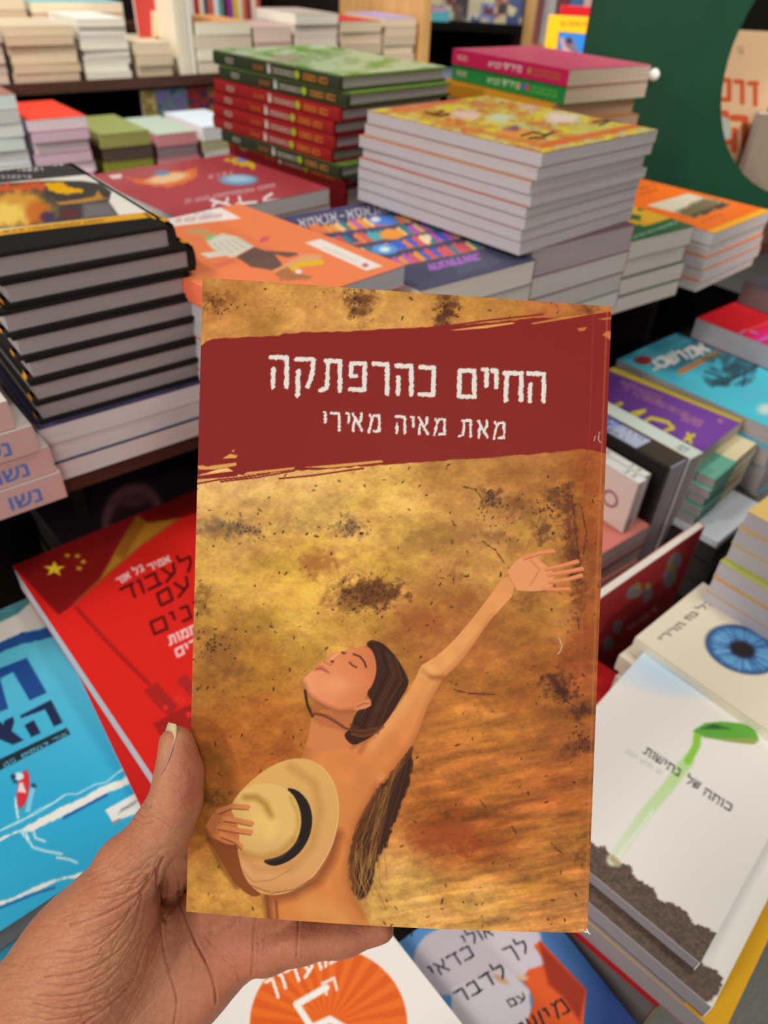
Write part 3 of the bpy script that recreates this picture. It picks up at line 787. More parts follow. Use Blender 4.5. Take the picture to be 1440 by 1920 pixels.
# ---- pale standing books seen through the opening
def stand(label, group, px, py, depth, w, h, t, yaw, art, front, spine=None, tilt=0, page=PAGE, anchor='TL', uv='px', res=0.0014, cat='book', zfix=None, hard=False):
    """book standing upright, cover facing the viewer; anchor corner of the cover seen at a pixel"""
    p = atd(px, py, depth) if zfix is None else at(px, py, zfix)
    xd = dirv(yaw); yd = np.array([0, 0, 1.0]); zd = np.cross(xd, yd)
    R = Matrix((xd, yd, zd)).transposed().to_4x4() @ Matrix.Rotation(math.radians(tilt), 4, 'Z')
    cx, cy = CORNER[anchor]
    off = R @ Vector((cx * w / 2, cy * h / 2, t))
    return book(label, Matrix.Translation(Vector(p) - off) @ R, w, h, t, front=front, spine=spine, page=page, art=art, group=group, uv=uv, res=res, mat=M_MATTE, hard=hard)
def art_peach(A):
    A.fill((222, 178, 136))
    m = lambda pts: [(1100 + x / 4.235, y / 4.235) for x, y in pts]
    A.strokes('דרכ', [[*m([(1290, 655)])[0], *m([(1350, 830)])[0]], [*m([(1180, 640)])[0], *m([(1245, 815)])[0]], [*m([(1075, 630)])[0], *m([(1140, 800)])[0]]], 9, (206, 84, 44))
    A.strokes('הב', [[*m([(1160, 925)])[0], *m([(1265, 1190)])[0]], [*m([(1040, 890)])[0], *m([(1120, 1140)])[0]]], 13, (206, 84, 44))
    A.word('גר', m([(1245, 425)])[0], m([(1185, 425)])[0], (0, -12), 2.2, (150, 116, 90))
    A.poly([(1350, 215), (1368, 225), (1372, 260), (1356, 262)], (180, 176, 160), 4)
stand('peach paperback with orange Hebrew title standing behind the round opening', None, 1318, 54, 1.15, 0.150, 0.229, 0.02, 3, art_peach, (222, 178, 136), page=(150, 128, 110))

pq = atd(1432, 200, 1.19); pq[2] = CH + ZT + 0.0003
Rq = Matrix((dirv(3), np.array([0, 0, 1.0]), dirv(-87))).transposed().to_4x4()
book('grey-brown book standing right of the peach book behind the board', Matrix.Translation(Vector(pq) - (Rq @ Vector((-0.06, -0.07, 0.02)))) @ Rq, 0.12, 0.14, 0.02, front=(146, 124, 106))

# ================================================================ LOWER LEVEL, LEFT
def art_red(A):
    A.fill((214, 34, 26))
    m = lambda pts: [(x / 3.0, 900 + y / 3.0) for x, y in pts]
    A.poly(m([(60, 470), (730, 190), (1400, -100), (1500, 60), (1010, 215), (780, 380), (430, 690), (330, 760)]), (126, 20, 20), 3)
    A.poly(m([(770, 205), (830, 240), (1010, 215), (780, 380), (420, 690), (560, 560), (650, 400)]), (178, 116, 34), 6)
    A.poly(m([(770, 205), (700, 300), (650, 420), (700, 440), (820, 240)]), (140, 80, 26), 8, a=0.8)
    def star(cx, cy, R, c, ph=0.0, sk=1.0):
        A.poly(m([(cx + (R if k % 2 == 0 else R * 0.4) * math.cos(math.pi * k / 5 + ph) * 1.15, cy + (R if k % 2 == 0 else R * 0.4) * math.sin(math.pi * k / 5 + ph) * 0.8) for k in range(10)]), c, 1.5)
    star(305, 500, 56, (232, 196, 40), -0.3)
    for x, y in ((378, 425), (436, 428), (468, 460), (446, 497)): star(x, y, 20, (206, 160, 36), 0.2)
    A.word('אמיר', m([(965, 455)])[0], m([(838, 512)])[0], (-5, -10), 3.0, (236, 206, 200), soft=2)
    A.word('גל', m([(815, 505)])[0], m([(755, 538)])[0], (-5, -10), 3.0, (236, 206, 200), soft=2)
    A.word('אור', m([(738, 545)])[0], m([(665, 590)])[0], (-5, -10), 3.0, (236, 206, 200), soft=2)
    A.word('לעבוד', m([(1110, 490)])[0], m([(690, 690)])[0], (-9, -24), 5.0, (70, 14, 16), soft=2.5)
    A.word('עם', m([(1090, 610)])[0], m([(890, 720)])[0], (-9, -24), 5.0, (70, 14, 16), soft=2.5)
    A.word('סינים', m([(1270, 690)])[0], m([(850, 880)])[0], (-9, -24), 5.0, (70, 14, 16), soft=2.5)
    A.word('מלחמות', m([(1220, 805)])[0], m([(950, 930)])[0], (-5, -14), 4.0, (240, 196, 190), soft=2)
    A.word('זרים', m([(1170, 905)])[0], m([(990, 1000)])[0], (-5, -14), 4.0, (240, 196, 190), soft=2)
    A.line(m([(430, 720), (640, 950), (840, 1150)]), 8, (164, 28, 26), 3)
    A.poly(m([(810, 1185), (880, 1140), (1000, 1270), (960, 1330), (900, 1290)]), (166, 34, 30), 3)
    A.poly(m([(990, 1130), (1040, 1090), (1300, 1350), (1250, 1420)]), (170, 36, 32), 3)
    A.poly(m([(860, 1370), (1010, 1290), (1100, 1250), (1400, 1400), (1500, 1900), (1000, 1600)]), (158, 30, 28), 3)
    for x, y in ((930, 1280), (1030, 1240), (1000, 1230), (1060, 1320)): A.ell(*m([(x, y)])[0], 5, 5, (222, 46, 34), 2)
RD = dict(t=0.0255, front=(206, 34, 28), spine=(176, 30, 28), page=(188, 184, 184))
pile('under the step', 'TL', (23, 1061), -0.400, 0.17, 0.245, 43,
     [dict(RD, art=art_red, desc='red paperback with yellow stars and black Hebrew title', res=0.001, mat=M_MATTE), dict(RD, dyaw=-5.5, dx=0.010, dy=-0.012, desc='plain red paperback')],
     'red paperbacks at lower left', base=ZL, jit=0.002, filler=dict(desc='plain red paperback', front=(206, 34, 28), page=(188, 184, 184), w=0.13, h=0.2, dx=0.025, dy=-0.01))
def art_blue(A):
    A.fill((66, 166, 194))
    g = np.clip((A.Y - 1150) / 350, 0, 1)[:, None]
    A.C = np.array((104, 182, 196)) * (1 - g) + np.array((44, 156, 190)) * g
    m = lambda pts: [(x / 4.5, 1080 + y / 4.5) for x, y in pts]
    A.poly(m([(-900, -300), (200, -300), (560, 500), (430, 420), (180, 480), (0, 560), (-900, 800)]), (216, 200, 184), 3)
    A.poly(m([(-900, -300), (150, -300), (270, 210), (150, 320), (0, 390), (-900, 600)]), (72, 124, 128), 4)
    for k in range(6): A.line(m([(-100, 330 - 30 * k), (120, 280 - 34 * k), (240, 190 - 30 * k)]), 1.6, (128, 156, 150), 3, a=0.7)
    A.poly(m([(-900, -400), (170, -400), (100, 60), (0, 110), (-900, 300)]), (26, 24, 28), 4)
    A.word('ם', m([(40, 50)])[0], m([(0, 75)])[0], (-4, -8), 2, (206, 196, 190))
    A.poly(m([(-900, 900), (0, 560), (180, 480), (300, 465), (430, 420), (495, 490), (340, 540), (160, 580), (0, 650), (-900, 1000)]), (36, 74, 130), 2.5, rough=1.5)
    navy, navy2 = (32, 68, 126), (30, 38, 70)
    A.poly(m([(-60, 800), (225, 690), (395, 985), (250, 1050), (110, 810), (0, 865), (70, 1120), (-70, 1170), (-200, 900)]), navy, 2.5)
    A.poly(m([(165, 1180), (430, 1045), (530, 1235), (455, 1272), (380, 1125), (180, 1200)]), navy2, 2.5)
    A.poly(m([(205, 1260), (285, 1215), (345, 1325), (265, 1360)]), navy2, 2.5)
    A.poly(m([(-300, 1140), (-50, 1190), (200, 1385), (110, 1425), (0, 1380), (-300, 1260)]), navy2, 2.5)
    A.poly(m([(30, 1225), (110, 1185), (120, 1230), (90, 1330), (45, 1290)]), navy2, 2.5)
    A.poly(m([(-300, 1700), (0, 1545), (560, 1280), (595, 1335), (0, 1640), (-300, 1800)]), (30, 40, 50), 2)
    for wd, p0, p1 in (('איך', (560, 1300), (430, 1370)), ('להקים', (405, 1385), (170, 1500)), ('סט', (130, 1520), (20, 1575))):
        A.word(wd, m([(p0[0] + 12, p0[1] + 40)])[0], m([(p1[0] + 12, p1[1] + 40)])[0], (-2.2, -6.6), 1.6, (96, 176, 196), soft=1.2)
    q = lambda pts: [(x / 4.5, 1380 + y / 4.5) for x, y in pts]
    wht = (226, 216, 202)
    A.poly(q([(0, 860), (180, 790), (330, 700), (520, 600), (700, 520), (850, 430), (1000, 380), (1130, 290), (1250, 220), (1320, 300), (1200, 340), (1080, 410), (900, 480), (700, 590), (560, 660), (400, 740), (270, 800), (150, 810), (0, 890), (-400, 1050), (-400, 1000)]), wht, 2.2, rough=1.5)
    A.line(q([(900, 495), (780, 560), (640, 635), (540, 690)]), 5, (36, 78, 140), 3)
    A.line(q([(1310, 318), (1220, 345), (1120, 395)]), 3, (40, 84, 146), 3)
    for st in ([(0, 800), (130, 730), (300, 660), (430, 580), (560, 490), (650, 490), (800, 410), (900, 390), (1000, 300), (1180, 200)], [(1000, 310), (1100, 240), (1240, 190)], [(20, 790), (180, 720), (330, 620), (460, 560), (540, 500)]):
        A.line(q(st), 2.2, (206, 222, 222), 2, a=0.9)
    for st in ([(170, 800), (230, 870), (280, 940), (380, 970), (520, 995)], [(280, 800), (300, 860), (380, 890)], [(480, 1025), (580, 1040), (650, 1070)], [(200, 790), (240, 870)], [(150, 690), (140, 620), (130, 560)]):
        A.line(q(st), 3.6, (208, 220, 218), 2.2, a=0.95)
    A.poly(q([(-600, 1680), (-100, 1420), (120, 1360), (300, 1270), (420, 1220), (700, 1150), (700, 1190), (520, 1210), (400, 1270), (200, 1350), (0, 1430), (-600, 1740)]), wht, 2.5, rough=1.5)
    A.line(q([(460, 1280), (320, 1320), (200, 1370), (0, 1450), (-300, 1590)]), 4, (36, 78, 140), 3)
    A.ell(*q([(195, 450)])[0], 11, 36, (206, 44, 52), 2.2, rot=0.16)
    A.poly(q([(160, 400), (190, 390), (225, 480), (150, 470)]), (226, 200, 196), 2)
    A.ell(*q([(160, 340)])[0], 9, 7, (206, 216, 220), 2); A.ell(*q([(112, 345)])[0], 5, 6, (44, 56, 84), 2); A.ell(*q([(130, 385)])[0], 5, 3, (44, 56, 84), 2)
    A.ell(*q([(285, 420)])[0], 6, 4, (36, 60, 100), 2, rot=0.5)
    for k in range(3): A.line(q([(290 - 14 * k, 440), (245 - 14 * k, 640)]), 1.8, (200, 220, 222), 2, a=0.8)
    A.line(q([(130, 520), (140, 610), (155, 690)]), 3, (206, 218, 216), 2, a=0.9)
    A.poly(q([(885, 625), (1320, 385), (1420, 560), (950, 725)]), (222, 214, 204), 2)
    for k in range(5): A.line(q([(1000 + 30 * k, 660 - 18 * k), (1030 + 28 * k, 610 - 16 * k), (1075 + 26 * k, 620 - 18 * k)]), 1.6, (110, 106, 96), 1.6)
    A.line(q([(955, 735), (1010, 705)]), 5, (140, 132, 110), 2)
BL_ = dict(t=0.0185, front=(60, 160, 188), spine=(90, 90, 88), back=(120, 104, 84), page=(120, 116, 118))
pile('in the pile by the hand', 'BR', (345, 1520), -0.430, 0.155, 0.245, 42,
     [dict(BL_, art=art_blue, desc='light blue paperback with white waves and red surfboard', res=0.0008),
      dict(BL_, desc='light blue paperback with dark page edges', dx=0.004, dy=-0.003, dyaw=0.8), dict(BL_, t=0.02, desc='pale paperback', front=(206, 206, 200), page=(196, 190, 184), dx=-0.006, dy=-0.006, dyaw=-1)],
     'light blue paperbacks at lower left', base=ZL, filler=dict(desc='pale paperback', front=(206, 206, 200), page=(196, 190, 184), w=0.125, h=0.2, dx=-0.012, dy=-0.004))
def art_face(A):
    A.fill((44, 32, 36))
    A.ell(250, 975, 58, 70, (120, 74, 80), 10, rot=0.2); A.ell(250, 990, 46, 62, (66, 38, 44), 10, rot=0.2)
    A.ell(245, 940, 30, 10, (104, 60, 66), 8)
p = at(255, 985, -0.44)
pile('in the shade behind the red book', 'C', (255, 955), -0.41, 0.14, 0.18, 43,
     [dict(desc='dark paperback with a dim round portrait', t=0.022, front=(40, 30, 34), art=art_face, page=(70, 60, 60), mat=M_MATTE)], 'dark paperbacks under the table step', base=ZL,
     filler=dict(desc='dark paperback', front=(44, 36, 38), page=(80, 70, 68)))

# ================================================================ LOWER LEVEL, CENTRE FRONT
def art_five(A):
    A.fill((228, 216, 204))
    cx, cy, R = 616, 1922, 148
    A.ell(cx, cy, R, R * 0.98, (226, 104, 34), 2)
    A.ell(cx, cy, R + 1, R * 0.98 + 1, (216, 170, 130), 2, a=0.0)
    for k in range(26):
        a0 = 2 * math.pi * k / 26; a1 = a0 + math.pi / 26
        A.poly([(cx, cy), (cx + (R - 3) * math.cos(a0), cy + (R - 3) * math.sin(a0)), (cx + (R - 3) * math.cos(a1), cy + (R - 3) * math.sin(a1))], (206, 72, 20), 4, a=0.55)
    m = lambda pts: [(300 + x / 1.6, 1680 + y / 1.6) for x, y in pts]
    w = (236, 228, 216)
    A.word('מועדון', m([(535, 190)])[0], m([(322, 305)])[0], (-9, -27), 5.5, w)
    A.word('ה', m([(540, 275)])[0], m([(490, 300)])[0], (-6, -22), 4.6, w)
    A.line(m([(498, 275), (410, 325), (455, 395), (510, 370), (560, 400), (560, 470)]), 13, w, 2)
    A.line([(772, 1790), (870, 1925)], 2.5, (236, 230, 222), 3, a=0.8)
    A.line([(754, 1750), (880, 1935), (980, 2080)], 3.5, (222, 120, 70), 2)
pile('in the front pile under the hand', 'TR', (664, 1662), -0.500, 0.145, 0.21, 42.5,
     [dict(desc='white paperback with an orange sunburst circle and a 5', t=0.02, front=(228, 216, 204), art=art_five, res=0.0008)], 'paperbacks in the front pile', base=ZL,
     filler=dict(desc='white paperback', front=(226, 214, 204), w=0.10, h=0.19, dx=-0.045, dy=-0.006))
def art_talk(A):
    A.fill((56, 92, 140))
    g = np.clip((A.X - 960) / 180, 0, 1)[:, None]
    A.C = np.array((92, 138, 184)) * (1 - g) + np.array((38, 58, 106)) * g
    m = lambda pts: [(740 + x / 2.88, 1700 + y / 2.88) for x, y in pts]
    lil = (196, 180, 184)
    A.ell(*m([(270, 300)])[0], 58, 62, lil, 5); A.ell(*m([(560, 180)])[0], 80, 55, lil, 5)
    A.poly(m([(120, 230), (280, 80), (560, 60), (740, 130), (830, 300), (640, 400), (280, 470), (180, 350)]), lil, 4)
    A.ell(*m([(520, 560)])[0], 75, 62, (206, 192, 194), 5)
    A.poly(m([(300, 440), (600, 330), (730, 450), (720, 800), (330, 700)]), (206, 192, 194), 5)
    A.poly(m([(690, 400), (720, 340), (820, 310), (750, 210), (790, 185), (1035, 450), (1010, 720), (680, 720), (750, 520), (735, 460)]), (214, 86, 40), 3)
    A.poly(m([(800, 300), (780, 190), (1035, 450), (1000, 620), (900, 480), (830, 420)]), (142, 44, 30), 8, a=0.9)
    A.ell(*m([(570, 390)])[0], 16, 6, (200, 150, 120), 5, rot=0.5); A.ell(*m([(690, 385)])[0], 10, 5, (220, 170, 130), 5)
    ink = (34, 34, 38)
    A.word('כדאי', m([(445, 260)])[0], m([(205, 390)])[0], (-13, -20), 3.6, ink)
    A.word('לך', m([(740, 235)])[0], m([(610, 290)])[0], (-12, -20), 3.8, ink)
    A.word('לדבר', m([(620, 365)])[0], m([(345, 530)])[0], (-13, -21), 4.2, ink)
    A.word('עם', m([(725, 500)])[0], m([(620, 545)])[0], (-9, -12), 3.0, ink)
    A.word('מישהו', m([(960, 555)])[0], m([(620, 760)])[0], (-16, -24), 4.6, ink)
    A.word('אולי', m([(540, 150)])[0], m([(380, 215)])[0], (-10, -18), 3.4, ink)
    A.word('לי', m([(110, 150)])[0], m([(60, 180)])[0], (-6, -10), 2.5, ink)
pile('in the front pile right of the sunburst book', 'TR', (953, 1616), -0.530, 0.185, 0.25, 36,
     [dict(desc='blue paperback with lilac speech bubbles and orange hand', t=0.022, front=(44, 72, 122), art=art_talk, res=0.0008, mat=M_MATTE)], 'paperbacks beside the sunburst pile', base=ZL,
     filler=dict(desc='blue paperback', front=(44, 72, 122), w=0.10, h=0.19, dy=-0.045))

# ================================================================ LOWER LEVEL, RIGHT FRONT: sprout pile
def art_sprout(A):
    A.fill((226, 214, 202))
    d = np.clip(1 - np.hypot((A.X - 1330) / 210, (A.Y - 1240) / 75), 0, 1)[:, None] ** 0.7
    A.C = A.C * (1 - d * 0.85) + np.array((150, 190, 226)) * d * 0.85
    m = lambda pts: [(1040 + x / 3.2, 1320 + y / 3.2) for x, y in pts]
    soil = [(-600, 600), (200, 800), (260, 860), (300, 850), (330, 905), (400, 960), (450, 965), (480, 1045), (600, 1105), (625, 1185), (700, 1190), (800, 1250), (830, 1320), (900, 1335), (970, 1380), (960, 1430), (870, 1570), (400, 1180), (-400, 700)]
    A.poly(m(soil), (88, 72, 62), 2, rough=2.5, rs=0.3)
    idx = np.nonzero((A.C[:, 2] < 130) & (A.C[:, 0] < 150))[0]
    nn = fbm(A.X[idx] * 0.25, A.Y[idx] * 0.25, 44)[:, None]
    A.C[idx] = np.array((56, 46, 42)) * (1 - nn) + np.array((128, 100, 82)) * nn
    def stemc(x, y):
        t = np.clip((y - 1420) / 190, 0, 1)[:, None]
        return np.array((176, 204, 130)) * (1 - t) + np.array((214, 212, 186)) * t
    A.line(m([(350, 935), (560, 640), (680, 500), (800, 340)]), 23, stemc, 6)
    A.line(m([(362, 945), (590, 640)]), 5, (228, 226, 206), 4, a=0.6)
    A.line(m([(800, 340), (850, 250), (858, 170)]), 15, (140, 190, 66), 4)
    A.line(m([(345, 925), (380, 960)]), 12, (176, 156, 116), 5)
    A.poly(m([(830, 160), (900, 115), (1000, 105), (1120, 115), (1190, 140), (1215, 180), (1225, 215), (1200, 240), (1100, 232), (900, 200)]), (96, 158, 58), 3)
    A.poly(m([(880, 195), (1000, 205), (1195, 205), (1225, 220), (1190, 242), (1060, 228)]), (150, 156, 84), 4, a=0.9)
    A.poly(m([(880, 150), (950, 118), (1060, 150), (1000, 150)]), (44, 84, 46), 5, a=0.9)
    ink = (70, 66, 66)
    A.word('כוחה', m([(1060, 650)])[0], m([(885, 540)])[0], (5, -12), 3.0, ink)
    A.word('של', m([(865, 515)])[0], m([(778, 465)])[0], (5, -12), 3.0, ink)
    A.word('נחישות', m([(750, 440)])[0], m([(528, 290)])[0], (5, -12), 3.0, ink)
    scrib(A, m([(640, 425)])[0], m([(420, 285)])[0], (2, -6), (190, 182, 176), 12, 1.6, 3, 0.8)
def art_sprout2(A):
    A.fill((224, 212, 200))
    m = lambda pts: [(1040 + x / 3.2, 1320 + y / 3.2) for x, y in pts]
    A.poly(m([(-600, 700), (500, 1100), (820, 1440), (900, 1570), (960, 1590), (1010, 1650), (980, 1740), (905, 1800), (400, 1400), (-600, 900)]), (88, 70, 60), 2, rough=2.5, rs=0.3)
    idx = np.nonzero((A.C[:, 2] < 130) & (A.C[:, 0] < 150))[0]
    nn = fbm(A.X[idx] * 0.25, A.Y[idx] * 0.25, 45)[:, None]
    A.C[idx] = np.array((56, 46, 42)) * (1 - nn) + np.array((122, 92, 74)) * nn
SP = dict(front=(224, 212, 200), spine=(226, 216, 206), page=(134, 122, 122), back=(80, 66, 58))
pile('in the pile with the seedling book', 'BR', (1313, 1806), -0.470, 0.142, 0.212, -42,
     [dict(SP, t=0.0115, art=art_sprout, res=0.0008, desc='white paperback with a green seedling sprouting from soil'),
      dict(SP, t=0.0165, art=art_sprout2, res=0.0012, desc='white paperback with soil picture', dx=0.0165, dy=-0.011, dyaw=0),
      dict(desc='thin paperback with yellow-green cover edge', t=0.009, front=(176, 172, 110), spine=(214, 160, 40), page=(134, 122, 120), dx=0.006, dy=-0.009, dyaw=0.0, w=0.143),
      dict(desc='yellow-spined thick paperback', t=0.022, front=(226, 164, 36), spine=(226, 164, 36), page=(138, 124, 120), back=(150, 90, 90), dx=0.030, dy=-0.008, dyaw=0.3, w=0.15),
      dict(desc='thick red paperback with yellow spine', t=0.022, front=(196, 36, 38), spine=(226, 164, 36), page=(140, 126, 120), dx=0.018, dy=0.004, dyaw=0.0, w=0.2)],
     'paperbacks under the seedling book', base=ZL)

# ---- eye book and the pale pile behind it
def art_eye(A):
    A.fill((222, 204, 178))
    cx, cy = 1392, 1218
    for rx, c in ((1.0, (40, 56, 92)), (0.93, (62, 104, 152)), (0.8, (86, 140, 184)), (0.62, (76, 120, 166)), (0.42, (50, 74, 110)), (0.30, (40, 32, 32))):
        A.ell(cx, cy, 72 * rx, 43 * rx, c, 5, rot=0.33)
    r = random.Random(4)
    for k in range(60):
        a = 2 * math.pi * k / 60 + r.uniform(-.04, .04); r0, r1 = r.uniform(.36, .5), r.uniform(.7, .92)
        cs, sn = math.cos(0.33), math.sin(0.33)
        f = lambda q: (cx + 72 * q * math.cos(a) * cs - 43 * q * math.sin(a) * sn, cy + 72 * q * math.cos(a) * sn + 43 * q * math.sin(a) * cs)
        A.line([f(r0), f(r1)], 2.2, r.choice([(130, 184, 214), (110, 164, 200), (56, 90, 140)]), 3, a=0.7)
    A.ell(cx, cy, 21, 13, (40, 32, 32), 4, rot=0.33)
    ink = (74, 68, 66)
    A.word('יובל', (1357, 1118), (1316, 1146), (-12, -4), 2.4, ink)
    A.word('נח', (1312, 1150), (1294, 1164), (-12, -4), 2.4, ink)
    A.word('הררי', (1288, 1170), (1243, 1202), (-12, -4), 2.4, ink)
EY = dict(front=(222, 204, 178), spine=(222, 204, 178), page=(150, 126, 124), side='L')
pile('in the pile behind the seedling book', 'TL', (1191, 1195), -0.462, 0.112, 0.212, 42,
     [dict(EY, t=0.0195, art=art_eye, desc='cream paperback with a big blue eye'), dict(EY, t=0.018, dx=-0.010, dy=0.004, page=(170, 140, 130), desc='cream paperback with brownish page edges'),
      dict(EY, t=0.02, dx=-0.016, dy=-0.002, page=(140, 116, 112), desc='cream paperback with brownish page edges')],
     'cream paperbacks under the eye book', base=ZL, filler=dict(EY, desc='cream paperback with brownish page edges', page=(150, 126, 124), w=0.095, h=0.15, dx=-0.006, dy=-0.004))
def art_creamtop(A): A.fill((228, 186, 110))
CRE = dict(page=(176, 164, 164), spine=(214, 170, 110), desc='small paperback with orange-yellow cover edges')
cols = [(228, 186, 110), (214, 170, 104), (206, 176, 110), (180, 176, 84), (210, 160, 80), (206, 160, 90)]
pile('right of the eye book', 'TL', (1402, 958), -0.362, 0.135, 0.2, 42,
     [dict(CRE, t=0.0172, front=c, back=cols[(i + 1) % 6], dx=(0, -0.002, -0.003, -0.010, -0.012, -0.012)[i], dy=0.001 * (i % 2), dyaw=0.5 * ((i % 3) - 1)) for i, c in enumerate(cols)],
     'small paperbacks behind the eye book', base=ZL, filler=dict(CRE, front=(206, 160, 90), dx=-0.006, w=0.12))

# ================================================================ LOWER LEVEL, RIGHT BACK
def art_cyan(A):
    A.fill((86, 196, 216))
    m = lambda pts: [(1100 + x / 3.69, 480 + y / 3.69) for x, y in pts]
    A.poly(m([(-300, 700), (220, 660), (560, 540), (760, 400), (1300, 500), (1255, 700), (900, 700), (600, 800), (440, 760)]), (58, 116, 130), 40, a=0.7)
    A.poly(m([(540, 700), (740, 585), (860, 630), (860, 660), (620, 800), (450, 760)]), (58, 84, 92), 10, a=0.6)
    for i in range(6):
        x, y = 830 - 66 * i, 655 + 22 * i
        A.word('אמושנבה'[i], m([(x + 25, y - 10)])[0], m([(x - 40, y + 30)])[0], (-16, -13), 6.0, (216, 206, 196), soft=2.5)
    A.poly(m([(620, 800), (900, 650), (935, 670), (650, 822)]), (206, 120, 50), 3)
    A.ell(*m([(390, 722)])[0], 17, 8, (136, 46, 44), 3)
    r = random.Random(8)
    for k in range(26):
        x, y = r.uniform(830, 1200), r.uniform(690, 880)
        A.ell(*m([(x, y)])[0], r.uniform(8, 18), r.uniform(4, 9), (54, 84, 92), 6, a=0.7, rot=r.uniform(-.6, .6), rough=3)
    for st in ([(820, 800), (1000, 860), (1100, 800), (1250, 720)], [(1000, 860), (940, 890)], [(1100, 800), (1080, 900)], [(1150, 780), (1200, 720)]):
        A.line(m(st), 4, (44, 66, 74), 3, a=0.8)
    A.ell(*m([(1150, 960)])[0], 30, 14, (96, 190, 206), 12, a=0.7)
    A.ell(*m([(1240, 1060)])[0], 16, 10, (210, 222, 216), 8)
pile('in the shaded pile at right', 'TL', (1157, 674), -0.430, 0.15, 0.235, 42,
     [dict(desc='sky blue paperback with tree silhouette and orange strip', t=0.023, front=(72, 168, 186), art=art_cyan, page=(170, 154, 146), mat=M_MATTE),
      dict(desc='sky blue paperback with grey page edges', t=0.024, front=(72, 160, 178), page=(168, 152, 146), dx=-0.003)],
     'sky blue paperbacks at right', base=ZL, filler=dict(desc='sky blue paperback with grey page edges', front=(72, 160, 178), page=(168, 152, 146)))
def art_magenta(A):
    A.fill((196, 30, 38))
    A.poly([(1380, 640), (1470, 600), (1520, 700), (1400, 690)], (214, 40, 110), 20)
    A.line([(1360, 640), (1400, 618), (1420, 625)], 3, (150, 120, 190), 2); A.line([(1395, 650), (1440, 632)], 3, (150, 130, 200), 2)
    A.line([(1400, 620), (1450, 600)], 5, (216, 60, 60), 2)
RM = dict(front=(190, 30, 40), spine=(160, 30, 40), back=(150, 30, 44), page=(170, 158, 158))
q = at(1306, 596, -0.398)
rm = book('red and magenta paperback lying across the sky blue tree book', place('TL', q, 0.135, 0.205, 0.0305, 41), 0.135, 0.205, 0.0305, art=art_magenta, mat=M_MATTE, **RM)
q2 = at(1395, 528, -0.366)
book('grey-edged thick paperback at the right frame edge above the magenta book', place('TL', q2, 0.13, 0.19, 0.0315, 38), 0.13, 0.19, 0.0315, front=(70, 62, 66), page=(120, 106, 104))

def art_purple(A):
    A.fill((126, 72, 156))
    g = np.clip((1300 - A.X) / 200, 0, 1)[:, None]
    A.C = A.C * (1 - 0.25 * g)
    m = lambda pts: [(1100 + x / 3.69, 480 + y / 3.69) for x, y in pts]
    A.poly(m([(-200, 650), (170, 760), (420, 850), (700, 980), (1095, 1130), (1080, 1160), (640, 985), (170, 800), (-200, 690)]), (206, 176, 50), 3)
    for x0, x1, y in ((230, 520, 880), (250, 640, 930), (400, 700, 990), (640, 800, 1100), (650, 780, 1130)):
        scrib(A, m([(x0, y)])[0], m([(x1, y + (x1 - x0) * 0.42)])[0], (4, -6), (176, 116, 140), 14, 1.6, x0, 0.7)
    yel = (214, 190, 50)
    for st in ([(190, 1040), (240, 1020)], [(310, 1090), (400, 1070), (330, 1110)], [(390, 1150), (450, 1120), (560, 1150), (600, 1190), (540, 1210)], [(680, 1270), (740, 1240)], [(700, 1230), (720, 1290)]):
        A.line(m(st), 6.5, yel, 2.5)
    A.ell(*m([(925, 1140)])[0], 5, 4, (176, 120, 150), 3)
PU = dict(front=(122, 74, 146), spine=(206, 176, 50), page=(180, 164, 156))
def shift(px, z, px0, z0, yaw):
    d = at(px[0], px[1], z) - at(px0[0], px0[1], z0)
    return dict(dx=float(d @ dirv(yaw)), dy=float(d @ dirv(yaw + 90)))
def ex_gc(mb, w, h, t):
    for z0, z1 in ((-0.0001, 0.0022), (t - 0.0022, t + 0.0001)):
        mb.box(w / 2 - 0.058, w / 2 + 0.0003, -h / 2 - 0.0004, -h / 2 + 0.002, z0, z1, P((222, 202, 160)))
        mb.box(-w / 2, w / 2 - 0.058, -h / 2 - 0.0004, -h / 2 + 0.002, z0, z1, P((88, 150, 126)))
    mb.add([(w / 2 - 0.058, -h / 2, t + 0.0001), (w / 2, -h / 2, t + 0.0001), (w / 2, h / 2, t + 0.0001), (w / 2 - 0.058, h / 2, t + 0.0001)], [(0, 1, 2, 3)], P((226, 206, 164)))
GC = dict(desc='thin green and cream paperback', front=(112, 170, 142), spine=(222, 202, 160), back=(88, 150, 126), page=(160, 142, 138), extra=ex_gc, t=0.0118, w=0.112, h=0.18)
pp0, zp0 = (1393, 788), -0.430
g0 = shift((1422, 833), -0.4495, pp0, zp0, 46); g5 = shift((1432, 948), -0.4495 - 5 * 0.0122, pp0, zp0, 46)
pile('in the pile right of the standing books', 'BR', pp0, zp0, 0.115, 0.18, 46,
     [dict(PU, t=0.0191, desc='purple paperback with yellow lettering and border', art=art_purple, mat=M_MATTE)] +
     [dict(GC, dx=g0['dx'] + a, dy=g0['dy'] + b, dyaw=c) for a, b, c in ((0, 0, 0), (-0.006, 0.0, 0.5), (-0.004, 0.001, -0.4), (-0.010, 0.0, 0.4), (-0.012, 0.002, 0))] +
     [dict(desc='white booklet', t=0.008, front=(206, 204, 206), page=(200, 196, 196), spine=(200, 200, 200), dx=g5['dx'], dy=g5['dy'], dyaw=-3, w=0.11, h=0.18),
      dict(desc='black paperback', t=0.02, front=(40, 34, 34), page=(50, 44, 42), spine=(36, 32, 32), dx=g5['dx'] - 0.004, dy=g5['dy'] - 0.001, dyaw=-2, w=0.11, h=0.18)],
     'books right of the standing row', base=ZL, filler=dict(desc='black paperback', front=(40, 34, 34), page=(54, 46, 44), w=0.11, h=0.18, dx=g5['dx'] - 0.006, dy=g5['dy']))

